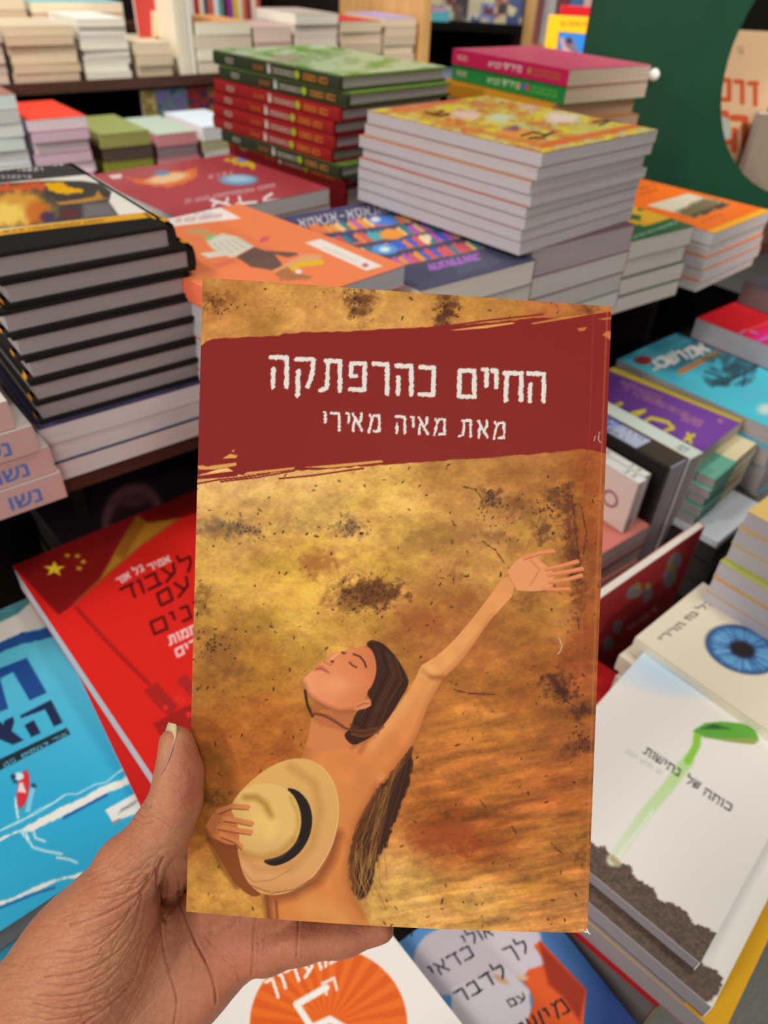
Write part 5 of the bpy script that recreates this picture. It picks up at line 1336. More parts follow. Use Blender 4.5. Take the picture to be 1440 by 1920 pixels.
    for st in ([(868, 912), (892, 918), (905, 938)], [(905, 1015), (930, 1032), (945, 1055)], [(1090, 950), (1100, 1000), (1094, 1040)], [(1072, 930), (1078, 985), (1086, 1050)], [(850, 1293), (880, 1300), (925, 1302)],
               [(1028, 1265), (1046, 1290), (1058, 1312), (1085, 1330)], [(1082, 1150), (1086, 1180)], [(960, 1550), (968, 1562)], [(900, 1500), (910, 1512)], [(1040, 1590), (1055, 1600)], [(720, 1470), (726, 1480)]):
        A.line(st, 2.4, (70, 36, 20), 2, .75, rough=1.2)
    # ---- the woman on the cover
    def cs_open(pts, it=2):
        q = np.asarray(pts, float)
        for _ in range(it):
            q = np.concatenate([[q[0]], np.stack([q[:-1] * .75 + q[1:] * .25, q[:-1] * .25 + q[1:] * .75], 1).reshape(-1, 2), [q[-1]]])
        return q
    def cs(pts, it=2):
        q = np.asarray(pts, float)
        for _ in range(it):
            nx_ = np.roll(q, -1, 0); q = np.stack([q * .75 + nx_ * .25, q * .25 + nx_ * .75], 1).reshape(-1, 2)
        return q
    z1 = lambda pts: [(380 + x / 2, 1150 + y / 2) for x, y in pts]
    z3 = lambda pts: [(340 + x / 1.756, 880 + y / 1.756) for x, y in pts]
    hair, hair2 = (58, 30, 20), (92, 50, 28)
    # loose hair under the arm
    A.poly(cs(z1([(785, 490), (790, 540), (775, 640), (745, 720), (712, 800), (690, 870), (650, 930), (640, 1000), (620, 1065), (580, 1075), (560, 1040), (545, 960), (555, 860), (585, 780), (640, 680), (700, 610), (750, 545)])), hair, 5, rough=3)
    r = random.Random(3)
    for k in range(70):
        t = r.random(); x0 = 770 - 140 * t + r.uniform(-10, 20); y0 = 520 + 190 * t
        x1 = x0 - r.uniform(40, 140); y1 = y0 + r.uniform(180, 360)
        c = r.choice([(96, 56, 30), (120, 74, 38), (70, 38, 24), (150, 100, 52), (84, 48, 26)])
        A.line(z1([(x0, y0), ((x0 + x1) / 2 + r.uniform(-14, 18), (y0 + y1) / 2), (x1, y1)]), r.uniform(1.0, 2.4), c, 2, .75)
    for k in range(30):
        x0 = 570 + r.uniform(0, 120); y0 = 860 + r.uniform(0, 60)
        A.line(z1([(x0, y0), (x0 - 10 + r.uniform(-20, 30), y0 + 80), (x0 - 10 + r.uniform(-40, 60), y0 + r.uniform(120, 210))]), 1.4, r.choice([(170, 118, 56), (140, 92, 44), (190, 140, 70)]), 2, .6)
    arm = z3([(1105, 402), (1070, 338), (1020, 410), (960, 490), (900, 560), (850, 608), (800, 640)]) + z1([(822, 190), (790, 260), (740, 340), (690, 400), (630, 465), (560, 500)])
    body = arm + z1([(560, 360), (412, 360), (404, 430), (385, 500), (370, 545), (330, 600), (240, 760), (215, 1000), (228, 1060), (238, 1110), (246, 1160), (640, 1190), (605, 1130), (565, 1070), (545, 1010), (541, 950), (555, 860), (580, 780), (612, 720), (650, 650), (700, 598), (745, 545), (785, 495), (812, 440), (838, 360), (880, 280), (905, 240), (955, 195), (1000, 140), (1060, 50), (1100, 0)])
    skin = lambda x, y: np.stack([np.interp(y, [1050, 1250, 1400, 1500, 1740], [222, 226, 214, 212, 206]), np.interp(y, [1050, 1250, 1400, 1500, 1740], [140, 150, 124, 128, 122]), np.interp(y, [1050, 1250, 1400, 1500, 1740], [82, 84, 66, 66, 60])], 1) * (0.97 + 0.06 * vnoise(x * .05, y * .05, 4))[:, None]
    A.poly(cs(body, 1), skin, 1.6)
    sh = (168, 88, 46)
    def shade(pts, w, c=sh, a=.45): A.line(z1(pts), w, c, w * 0.9, a)
    shade([(1090, 20), (1000, 145), (905, 245), (880, 285), (838, 365), (812, 440), (780, 495), (745, 545), (700, 598)], 15)
    shade([(650, 650), (612, 720), (580, 780), (556, 860), (543, 950), (547, 1010), (567, 1070), (605, 1130)], 16, (150, 80, 40), .5)
    shade([(830, 215), (860, 240), (900, 242)], 9, (150, 78, 38), .7)
    A.ell(*z1([(850, 212)])[0], 14, 9, (236, 170, 100), 10, .6)
    shade([(760, 330), (700, 420), (640, 500)], 20, (236, 168, 108), .4)
    shade([(590, 520), (620, 470), (640, 460)], 8, (150, 78, 40), .5)
    shade([(540, 560), (600, 600), (560, 720), (530, 820)], 26, (196, 112, 60), .35)
    shade([(505, 830), (480, 920), (430, 1000), (340, 1050), (270, 1066)], 20, (128, 66, 34), .75)
    shade([(240, 1060), (250, 1150)], 14, (110, 56, 30), .8)
    shade([(275, 1080), (280, 1150)], 5, (120, 60, 32), .8)
    shade([(400, 1100), (520, 1150)], 40, (216, 150, 84), .5)
    shade([(440, 470), (400, 540)], 20, (190, 110, 60), .5)
    shade([(640, 420), (600, 470), (560, 495)], 12, (120, 62, 32), .55)
    shade([(420, 420), (395, 500), (380, 540)], 12, (160, 90, 48), .5)
    shade([(700, 470), (640, 560), (590, 690)], 22, (196, 118, 62), .5)
    shade([(520, 1000), (530, 1080), (580, 1150)], 26, (186, 108, 58), .4)
    # raised hand
    hs = (224, 132, 82)
    A.poly(z3([(1072, 336), (1104, 298), (1138, 282), (1168, 290), (1216, 328), (1228, 350), (1222, 382), (1204, 400), (1150, 404), (1108, 404)]), (226, 144, 92), 2)
    for pts, w in (([(1130, 292), (1182, 276), (1224, 270)], 9), ([(1200, 330), (1255, 318), (1303, 304)], 8.5), ([(1210, 348), (1270, 338), (1318, 328)], 8.5), ([(1212, 372), (1270, 364), (1316, 350)], 8.5), ([(1190, 394), (1240, 396), (1276, 394)], 7.5)):
        A.line(z3(pts), w, hs, 1.8); A.line(z3([(x, y + 5) for x, y in pts]), 1.6, (150, 74, 40), 2, .6)
    A.line(z3([(1150, 300), (1180, 330), (1150, 380)]), 3, (190, 104, 60), 4, .6); A.line(z3([(1108, 402), (1150, 404), (1200, 402)]), 2.5, (140, 70, 40), 2, .7)
    # neck and head
    A.poly(z1([(412, 370), (404, 440), (390, 500), (450, 520), (560, 500), (560, 380)]), (204, 120, 70), 3)
    A.poly(z1([(415, 330), (410, 400), (440, 420), (520, 440), (565, 470), (570, 350)]), (176, 96, 54), 6, .7)
    face = z1([(612, 122), (640, 130), (668, 168), (655, 220), (640, 275), (610, 300), (630, 330), (615, 350), (590, 362), (565, 362), (545, 366), (510, 366), (465, 350), (420, 325), (390, 300), (374, 264), (377, 246), (398, 226), (414, 215), (421, 205), (432, 191), (455, 180), (471, 173), (469, 158), (477, 151), (500, 145), (528, 142), (562, 131), (598, 125)])
    A.poly(cs(face, 1), lambda x, y: np.stack([np.interp(x, [565, 610, 700], [232, 226, 206]), np.interp(x, [565, 610, 700], [150, 136, 112]), np.interp(x, [565, 610, 700], [102, 88, 66])], 1), 1.6)
    A.line(z1([(378, 262), (392, 300), (422, 326), (468, 352), (515, 368), (560, 364)]), 9, (150, 78, 46), 8, .55)
    A.ell(*z1([(560, 250)])[0], 26, 20, (226, 132, 86), 24, .6); A.ell(*z1([(500, 270)])[0], 22, 16, (238, 160, 112), 20, .5)
    A.line(z1([(455, 182), (480, 195), (492, 180)]), 3, (170, 88, 56), 3, .6); A.ell(*z1([(486, 181)])[0], 3, 2.2, (84, 34, 26), 1.6, .9)
    A.poly(z1([(421, 206), (436, 192), (452, 196), (476, 220), (470, 226), (448, 216), (430, 216), (416, 218)]), (206, 108, 80), 2.6)
    A.line(z1([(424, 208), (446, 207), (476, 224)]), 1.5, (130, 50, 44), 1.8, .8)
    A.line(z1([(566, 153), (590, 162), (606, 182), (613, 202)]), 3, (56, 28, 20), 1.8); A.line(z1([(522, 146), (536, 149)]), 2.4, (70, 36, 26), 2)
    A.line(z1([(551, 184), (562, 195), (577, 203)]), 2.6, (60, 30, 24), 1.8); A.line(z1([(548, 176), (566, 184), (580, 196)]), 2, (190, 110, 76), 3, .6)
    A.line(z1([(524, 150), (530, 154)]), 2, (80, 40, 30), 2, .7); A.line(z1([(510, 150), (494, 160), (484, 170)]), 3, (246, 190, 150), 4, .5)
    A.poly(cs(z1([(612, 120), (622, 103), (642, 99), (682, 115), (730, 168), (765, 230), (776, 266), (740, 325), (700, 392), (650, 452), (600, 482), (562, 497), (535, 470), (530, 452), (556, 432), (572, 372), (600, 355), (625, 350), (634, 330), (612, 298), (640, 268), (655, 205), (640, 142)])), hair, 2)
    r = random.Random(6)
    for k in range(26):
        a = r.uniform(0, 1); x0, y0 = 640 + 90 * a, 115 + 60 * a
        A.line(z1([(x0, y0), (x0 + 25, y0 + 80), (x0 - 10 - 20 * a, y0 + 170), (x0 - 70, y0 + 280)]), r.uniform(0.9, 1.8), r.choice([(84, 46, 30), (40, 20, 14), (104, 60, 38)]), 2, .55)
    A.line(z1([(614, 126), (628, 106), (652, 106)]), 2, (96, 56, 36), 2, .7)
    A.poly(z1([(566, 350), (585, 335), (612, 322), (630, 326), (632, 345), (610, 358), (580, 362)]), (216, 128, 80), 2); A.line(z1([(580, 350), (605, 338), (622, 338)]), 2.4, (140, 66, 40), 2.4, .7)
    A.line(z1([(384, 290), (392, 340), (407, 376), (412, 386)]), 5, (64, 34, 22), 2)
    A.line(cs_open(z1([(407, 376), (450, 380), (500, 408), (540, 436), (600, 442), (652, 430)])), 4.0, (104, 56, 30), 3)
    A.line(cs_open(z1([(560, 452), (600, 462), (640, 452), (676, 425)])), 5, (120, 66, 36), 3, .8); A.line(z1([(420, 370), (470, 382), (530, 420)]), 2, (130, 74, 42), 2, .7)
    A.line(z1([(560, 420), (590, 450), (640, 440)]), 8, hair2, 4, .6)
    # forearm behind the hat
    A.poly(cs(z1([(8, 800), (14, 850), (40, 875), (80, 950), (120, 1012), (170, 1057), (206, 1064), (224, 1050), (180, 1015), (150, 960), (134, 880), (80, 800)])), (132, 68, 30), 2)
    A.line(z1([(20, 850), (70, 950), (130, 1030)]), 6, (96, 46, 22), 8, .6)
    # hat
    brim = z1([(366, 542), (420, 553), (472, 600), (501, 660), (511, 730), (505, 800), (486, 870), (450, 940), (402, 1000), (340, 1040), (270, 1057), (208, 1046), (170, 1012), (146, 962), (133, 900), (120, 800), (102, 722), (140, 668), (190, 620), (250, 575), (310, 550)])
    brim = cs(brim)
    A.poly(brim, lambda x, y: np.stack([np.interp(y, [1420, 1520, 1640, 1680], [216, 210, 212, 200]), np.interp(y, [1420, 1520, 1640, 1680], [160, 156, 148, 132]), np.interp(y, [1420, 1520, 1640, 1680], [90, 88, 92, 80])], 1), 1.5)
    A.line(z1([(330, 575), (420, 640), (440, 740), (410, 870), (330, 960)]), 16, (184, 128, 66), 14, .6)
    A.line(z1([(150, 900), (200, 960), (280, 960), (330, 940)]), 14, (196, 130, 78), 10, .7)
    A.line(z1([(150, 965), (190, 1008), (260, 1000), (330, 960)]), 2, (150, 96, 50), 3, .5)
    A.line(brim[4:44], 1.6, (234, 190, 120), 1.8, .8)
    A.line(z1([(180, 1020), (260, 1050), (345, 1035), (405, 998)]), 2, (110, 62, 30), 2, .6)
    A.poly(cs(z1([(310, 653), (352, 660), (386, 690), (406, 730), (413, 780), (401, 840), (372, 890), (331, 926), (282, 947), (250, 946), (222, 928), (270, 905), (330, 850), (350, 760), (345, 700)]), 1), (38, 28, 26), 1.8)
    A.poly(cs(z1([(150, 662), (200, 638), (260, 637), (312, 655), (347, 690), (366, 740), (371, 790), (356, 850), (321, 893), (270, 918), (220, 925), (170, 905), (140, 870), (128, 830), (110, 770), (106, 716)])),
           lambda x, y: np.stack([220 - 16 * np.clip((y - 1560) / 50, 0, 1), 172 - 18 * np.clip((y - 1560) / 50, 0, 1), 100 - 6 * np.clip((y - 1560) / 50, 0, 1)], 1), 1.8)
    A.line(z1([(160, 690), (200, 690), (235, 715), (255, 760)]), 11, (160, 108, 44), 12, .8)
    A.line(z1([(215, 770), (260, 790), (250, 830)]), 20, (232, 186, 104), 18, .6); A.line(z1([(150, 900), (220, 918), (290, 900), (340, 850)]), 12, (176, 116, 54), 12, .6)
    A.line(z1([(330, 690), (356, 750), (358, 800), (340, 850)]), 8, (186, 132, 62), 8, .6)
    # hand on the hat
    hc_ = (198, 112, 62)
    A.poly(cs(z1([(8, 805), (24, 770), (50, 738), (85, 720), (110, 740), (130, 790), (140, 830), (130, 870), (90, 868), (50, 850), (20, 838)])), hc_, 2)
    for pts, w in (([(60, 742), (110, 722), (170, 726)], 9), ([(80, 770), (130, 776), (184, 788)], 9.5), ([(60, 800), (120, 812), (180, 820)], 9.5), ([(70, 830), (120, 850), (146, 876)], 8)):
        A.line(z1(pts), w, (212, 124, 70), 1.8); A.line(z1([(x, y + 11) for x, y in pts]), 2.2, (110, 52, 28), 2.2, .75)
    A.line(z1([(12, 810), (30, 840), (80, 868), (130, 880)]), 5, (120, 58, 30), 5, .6)
    # ---- red brush band
    red = (134, 34, 30)
    z2 = lambda pts: [(340 + x / 1.756, 500 + y / 1.756) for x, y in pts]
    top = z2([(60, 262), (85, 246), (125, 235), (200, 233), (310, 228), (345, 221), (380, 218), (470, 214), (560, 212), (660, 206), (780, 200), (890, 193), (1000, 185), (1100, 176), (1190, 168), (1290, 172), (1340, 176), (1420, 172)])
    bot = z2([(1430, 612), (1395, 614), (1365, 607), (1330, 600), (1220, 612), (1100, 622), (1000, 630), (900, 636), (780, 646), (665, 652), (560, 660), (470, 668), (372, 672), (290, 680), (210, 686), (190, 684), (150, 660), (50, 690)])
    A.poly(top + bot, red, 1.8, rough=1.4, rs=0.09)
    gold = (206, 140, 66)
    A.line(z2([(880, 195), (1000, 178), (1190, 157)]), 3.2, red, 1.6)
    A.poly(z2([(886, 209), (980, 196), (1090, 183), (1100, 187), (1000, 203), (900, 210)]), (222, 156, 78), 1.6)
    A.poly(z2([(1150, 193), (1260, 172), (1412, 148), (1420, 165), (1330, 178), (1240, 188)]), red, 1.6)
    A.poly(z2([(1150, 186), (1260, 165), (1340, 158), (1270, 172), (1160, 190)]), gold, 1.6, .8)
    A.poly(z2([(1303, 203), (1335, 199), (1328, 210), (1312, 213)]), (206, 110, 56), 1.6)
    A.poly(z2([(1386, 224), (1402, 212), (1420, 214), (1420, 246)]), (200, 108, 56), 1.6)
    for q in ([(50, 656), (70, 654), (100, 664), (60, 668)], [(100, 655), (180, 645), (182, 655), (110, 668), (50, 668)], [(135, 632), (160, 616), (186, 622), (180, 630)], [(165, 606), (175, 602), (172, 611)],
              [(205, 684), (215, 677), (374, 660), (370, 667), (300, 676), (212, 686)], [(405, 660), (520, 650), (660, 637), (664, 644), (560, 656), (480, 663)]):
        A.poly(z2(q), (216, 152, 80), 1.5)
    A.poly(z2([(50, 690), (130, 678), (190, 672), (185, 690), (120, 696), (50, 700)]), red, 1.5)
    A.line(z2([(45, 716), (120, 702), (200, 694), (290, 680)]), 3.2, red, 1.4); A.line(z2([(130, 708), (250, 694), (372, 672)]), 3.0, red, 1.4)
    A.line(z2([(322, 698), (430, 688), (540, 672), (600, 664)]), 3.2, red, 1.4)
    A.poly(z2([(1330, 600), (1365, 607), (1395, 614), (1400, 600)]), red, 1.6)
    # ---- title and author lines
    ivory = (226, 214, 202)
    def L(word, boxes, w): A.strokes(word, [(340 + a / 1.756, 500 + b / 1.756, 340 + c / 1.756, 500 + d / 1.756) for a, b, c, d in boxes], w, ivory, soft=1.6, rough=1.3, rs=0.28)
    L('החייםכהרפתקה', [(1142, 348, 1198, 444), (1062, 346, 1124, 440), (1022, 340, 1046, 440), (990, 336, 1014, 434), (910, 338, 970, 432), (784, 328, 838, 426), (708, 322, 762, 420), (632, 316, 686, 418),
                         (556, 314, 608, 410), (458, 306, 528, 408), (378, 299, 440, 424), (296, 294, 352, 396)], 8.6)
    L('מאתמאיהמאירי', [(1028, 512, 1066, 566), (976, 508, 1010, 563), (916, 504, 956, 558), (832, 500, 870, 554), (780, 496, 812, 551), (756, 494, 768, 550), (706, 491, 739, 549), (617, 488, 655, 544),
                        (563, 484, 597, 540), (544, 482, 556, 538), (494, 480, 524, 538), (468, 478, 478, 536)], 4.9)
    # ---- crease by the spine, scuffs
    A.line([(1113, 585), (1102, 900), (1070, 1745)], 1.6, (186, 112, 70), 2.5, .25)
    A.line([(1139, 577), (1124, 950), (1096, 1748)], 3.0, (196, 120, 80), 3.0, .45)
    for st in ([(1048, 1196), (1054, 1210), (1050, 1222), (1046, 1226)], [(1124, 810), (1122, 824), (1126, 830)], [(1116, 818), (1114, 826)], [(1086, 1744), (1094, 1742)]): A.line(st, 1.6, (224, 206, 190), 1.6, .8)

HT = 0.009
cT = [atd(380, 520, 0.2335), atd(1147, 575, 0.2342), atd(349, 1709, 0.2377), atd(1101, 1749, 0.2384)]
hnrm = np.cross(cT[1] - cT[0], cT[2] - cT[0]); hnrm /= np.linalg.norm(hnrm)
if np.dot(hnrm, CF) > 0: hnrm = -hnrm               # out of the front cover, towards the viewer
hcen = sum(cT) / 4 - hnrm * HT / 2
held = thing('paperback_book', 'held paperback with a red brush band title and a woman holding a straw hat', 'book', Matrix.Translation(hcen))
def hsurf(u, v, back=0.0):
    u, v = np.asarray(u, float)[..., None], np.asarray(v, float)[..., None]
    p = (cT[0] * (1 - u) + cT[1] * u) * (1 - v) + (cT[2] * (1 - u) + cT[3] * u) * v
    return p + hnrm * (0.0024 * 4 * u * (1 - u) * np.clip(v, 0, 1) ** 3 - back) - hcen
nx, ny = 462, 712
uu, vv = np.meshgrid(np.linspace(0, 1, nx), np.linspace(0, 1, ny))
Vh = hsurf(uu.ravel(), vv.ravel())
hx, hy = proj(Vh + hcen)
HA = Art(hx, hy, (200, 140, 70)); art_hero(HA)
mb = MB(); mb.add(Vh, grid_faces(nx, ny)[:, ::-1], np.clip(P(HA.C) * 0.9, 0, 0.92))
def hpanel(b0, b1, u0, u1, c, n=24):
    """closed curved sheet between two offsets behind the front cover"""
    us, vs = np.meshgrid(np.linspace(u0, u1, n), np.linspace(0, 1, n))
    F = grid_faces(n, n)
    A0, A1 = hsurf(us.ravel(), vs.ravel(), b0), hsurf(us.ravel(), vs.ravel(), b1)
    V = np.concatenate([A0, A1]); N = n * n
    faces = F[:, ::-1].tolist() + (F + N).tolist()
    rim = [i for i in range(n)] + [n * i + n - 1 for i in range(1, n)] + [N - 1 - i for i in range(1, n)] + [n * (n - 1 - i) for i in range(1, n - 1)]
    faces += [[rim[i], rim[(i + 1) % len(rim)], N + rim[(i + 1) % len(rim)], N + rim[i]] for i in range(len(rim))]
    return V, faces
def hsheet(mb, *a):
    V, F = hpanel(*a); b = mb.n
    mb.add(V, np.zeros((0, 3), int), P(a[4])); mb.f[-1] = [[i + b for i in f] for f in F]
hsheet(mb, 0.00006, 0.0005, 0, 1, (226, 206, 180)); hsheet(mb, HT - 0.0005, HT, 0, 1, (170, 100, 50)); hsheet(mb, 0.0005, HT - 0.0005, 0.995, 1.0, (150, 60, 36))
obj('cover', mb.mesh('held_book_cover'), M_HELD, held)
mb = MB(); hsheet(mb, 0.00055, HT - 0.00055, 0.003, 0.9945, (222, 206, 186))
obj('page_block', mb.mesh('held_book_pages'), M_PAGES, held)
# frayed paper at the lower right corner
mb = MB()
for a, b in (((1098, 1746), (1107, 1752)), ((1093, 1745), (1100, 1749)), ((1100, 1742), (1104, 1750))):
    p, q = atd(*a, 0.2381) - hcen, atd(*b, 0.2379) - hcen; w = CR * 0.0002
    mb.add([p - w, p + w, q + w, q - w, p - w + CF * .0002, p + w + CF * .0002, q + w + CF * .0002, q - w + CF * .0002], [(0, 1, 2, 3), (4, 7, 6, 5), (0, 4, 5, 1), (2, 6, 7, 3), (1, 5, 6, 2), (3, 7, 4, 0)], P((230, 214, 196)))
obj('frayed_corner', mb.mesh('frayed_corner'), M_MATTE, held, label='torn white paper corner')

# ================================================================ THE HAND
def hp_(px, py, d): return np.array(((px - 720) / FPX * d, -(py - 960) / FPX * d, d))   # camera-frame point
def chain(*pts): return [(hp_(*a[:3]), a[3] * a[2] / FPX, hp_(*b[:3]), b[3] * b[2] / FPX) for a, b in zip(pts, pts[1:])]
thumb = chain((331, 1396, .2296, 35), (336, 1450, .2298, 41), (330, 1500, .2303, 46), (309, 1546, .2325, 51), (240, 1630, .2400, 60), (155, 1790, .2500, 97))
wrist = chain((155, 1790, .2500, 97), (60, 1925, .2560, 122), (-110, 2110, .2560, 150), (-260, 2270, .2540, 158))
thenar = chain((222, 1695, .2530, 72), (160, 1830, .2555, 108), (90, 1940, .2570, 120))
index = chain((300, 1712, .2870, 46), (332, 1618, .2760, 42), (425, 1480, .2558, 39), (520, 1390, .2548, 37), (575, 1340, .2546, 31))
middle = chain((352, 1745, .2690, 46), (470, 1590, .2562, 42), (585, 1490, .2550, 39), (660, 1440, .2546, 33))
ring = chain((405, 1772, .2640, 43), (545, 1660, .2562, 40), (650, 1575, .2550, 37), (720, 1530, .2546, 31))
pinky = chain((452, 1788, .2600, 44), (500, 1779, .2575, 42), (560, 1763, .2556, 39), (640, 1754, .2550, 36), (712, 1741, .2546, 28))
palm = chain((332, 1768, .2690, 70), (215, 1950, .2690, 150)) + chain((432, 1795, .2640, 54), (275, 1912, .2670, 98), (120, 2060, .2690, 130)) + chain((372, 1765, .2655, 64), (250, 1900, .2680, 120))
groups = [(thumb, .003), (thenar, .010), (wrist, .012), (palm, .010), (index, .004), (middle, .003), (ring, .003), (pinky, .004)]
h = 0.0016
lo = np.array((-0.205, -0.255, 0.212)); hi = np.array((0.012, -0.066, 0.312))
gx_, gy_, gz_ = [np.arange(lo[i], hi[i], h, dtype=np.float32) for i in range(3)]
Xg, Yg, Zg = np.meshgrid(gx_, gy_, gz_, indexing='ij')
def cap(a, ra, b, rb):
    ab = (b - a).astype(np.float32); L2 = float(ab @ ab)
    t = np.clip(((Xg - a[0]) * ab[0] + (Yg - a[1]) * ab[1] + (Zg - a[2]) * ab[2]) / L2, 0, 1)
    return np.sqrt((Xg - a[0] - t * ab[0]) ** 2 + (Yg - a[1] - t * ab[1]) ** 2 + (Zg - a[2] - t * ab[2]) ** 2) - (ra + t * (rb - ra))
def smin(a, b, k):
    q = np.clip(0.5 + 0.5 * (b - a) / k, 0, 1)
    return b * (1 - q) + a * q - k * q * (1 - q)
Fd = None
for caps, k in groups:
    part = None
    for c in caps:
        d = cap(*c).astype(np.float32)
        part = d if part is None else smin(part, d, 0.004)
    Fd = part if Fd is None else smin(Fd, part, k)
def surface_nets(F, org, h):
    S = F < 0
    nx, ny, nz = F.shape
    acc = np.zeros((nx - 1, ny - 1, nz - 1, 3), np.float32); cnt = np.zeros((nx - 1, ny - 1, nz - 1), np.float32)
    corners = [(i, j, k) for i in (0, 1) for j in (0, 1) for k in (0, 1)]
    sl = lambda o: F[o[0]:nx - 1 + o[0], o[1]:ny - 1 + o[1], o[2]:nz - 1 + o[2]]
    for a in corners:
        for ax in range(3):
            if a[ax]: continue
            b = list(a); b[ax] = 1
            fa, fb = sl(a), sl(b)
            cr = (fa < 0) != (fb < 0)
            t = np.where(cr, fa / np.where(cr, fa - fb, 1), 0)
            for c in range(3):
                acc[..., c] += np.where(cr, a[c] + (t if c == ax else 0), 0)
            cnt += cr
    m = cnt > 0
    idx = np.full(m.shape, -1, np.int64); ii = np.argwhere(m); idx[m] = np.arange(len(ii))
    V = (ii + acc[m] / cnt[m][:, None]) * h + org
    quads = []
    for ax in range(3):
        o = [0, 0, 0]; o[ax] = 1
        a = S[:nx - o[0], :ny - o[1], :nz - o[2]]; b = S[o[0]:, o[1]:, o[2]:]
        e = np.argwhere(a != b)
        u, v = [(1, 2), (2, 0), (0, 1)][ax]
        ok = (e[:, u] > 0) & (e[:, v] > 0) & (e[:, u] < F.shape[u] - 1) & (e[:, v] < F.shape[v] - 1)
        e = e[ok]; du = np.zeros(3, int); du[u] = 1; dv = np.zeros(3, int); dv[v] = 1
        g = lambda p: idx[p[:, 0], p[:, 1], p[:, 2]]
        q = np.stack([g(e - du - dv), g(e - dv), g(e), g(e - du)], 1)
        flip = ~a[e[:, 0], e[:, 1], e[:, 2]]
        q[flip] = q[flip][:, ::-1]
        quads.append(q)
    Q = np.concatenate(quads)
    return V, Q[(Q >= 0).all(1)]
HV, HQ = surface_nets(Fd, lo, h)
def smooth(V, Q, it, lam=0.5):
    e = np.concatenate([Q[:, [0, 1]], Q[:, [1, 2]], Q[:, [2, 3]], Q[:, [3, 0]]]); e = np.concatenate([e, e[:, ::-1]])
    deg = np.bincount(e[:, 0], minlength=len(V))[:, None] + 1e-9
    for _ in range(it):
        s = np.stack([np.bincount(e[:, 0], weights=V[e[:, 1], c], minlength=len(V)) for c in range(3)], 1)
        V = V + lam * (s / deg - V)
    return V
HV = smooth(HV, HQ, 2)
me = bpy.data.meshes.new('tmp'); me.from_pydata(HV.tolist(), [], HQ.tolist()); me.update()
to = bpy.data.objects.new('tmp', me); COL.objects.link(to)
sm = to.modifiers.new('s', 'SUBSURF'); sm.levels = 2
dg = bpy.context.evaluated_depsgraph_get(); em = to.evaluated_get(dg).to_mesh()
n = len(em.vertices); HV = np.empty(n * 3, np.float32); em.vertices.foreach_get('co', HV); HV = HV.reshape(-1, 3).astype(float)
nq = len(em.polygons); HQ = np.empty(nq * 4, np.int32); em.loops.foreach_get('vertex_index', HQ); HQ = HQ.reshape(-1, 4)
to.evaluated_get(dg).to_mesh_clear(); bpy.data.objects.remove(to); bpy.data.meshes.remove(me)
def vnormals(V, Q):
    fn = np.cross(V[Q[:, 2]] - V[Q[:, 0]], V[Q[:, 3]] - V[Q[:, 1]])
    N = np.stack([np.bincount(Q.ravel(), weights=np.repeat(fn[:, c], 4), minlength=len(V)) for c in range(3)], 1)
    return N / (np.linalg.norm(N, axis=1, keepdims=True) + 1e-12)
N = vnormals(HV, HQ)
if (N[:, 2] * (HV[:, 2] - HV[:, 2].mean())).sum() < 0: HQ = HQ[:, ::-1]; N = -N
PX = 720 + FPX * HV[:, 0] / HV[:, 2]; PY = 960 - FPX * HV[:, 1] / HV[:, 2]
front = np.clip(-N[:, 2] * 2.2 + 0.35, 0, 1)
z8 = lambda pts: [(x / 3.0, 1320 + y / 3.0) for x, y in pts]
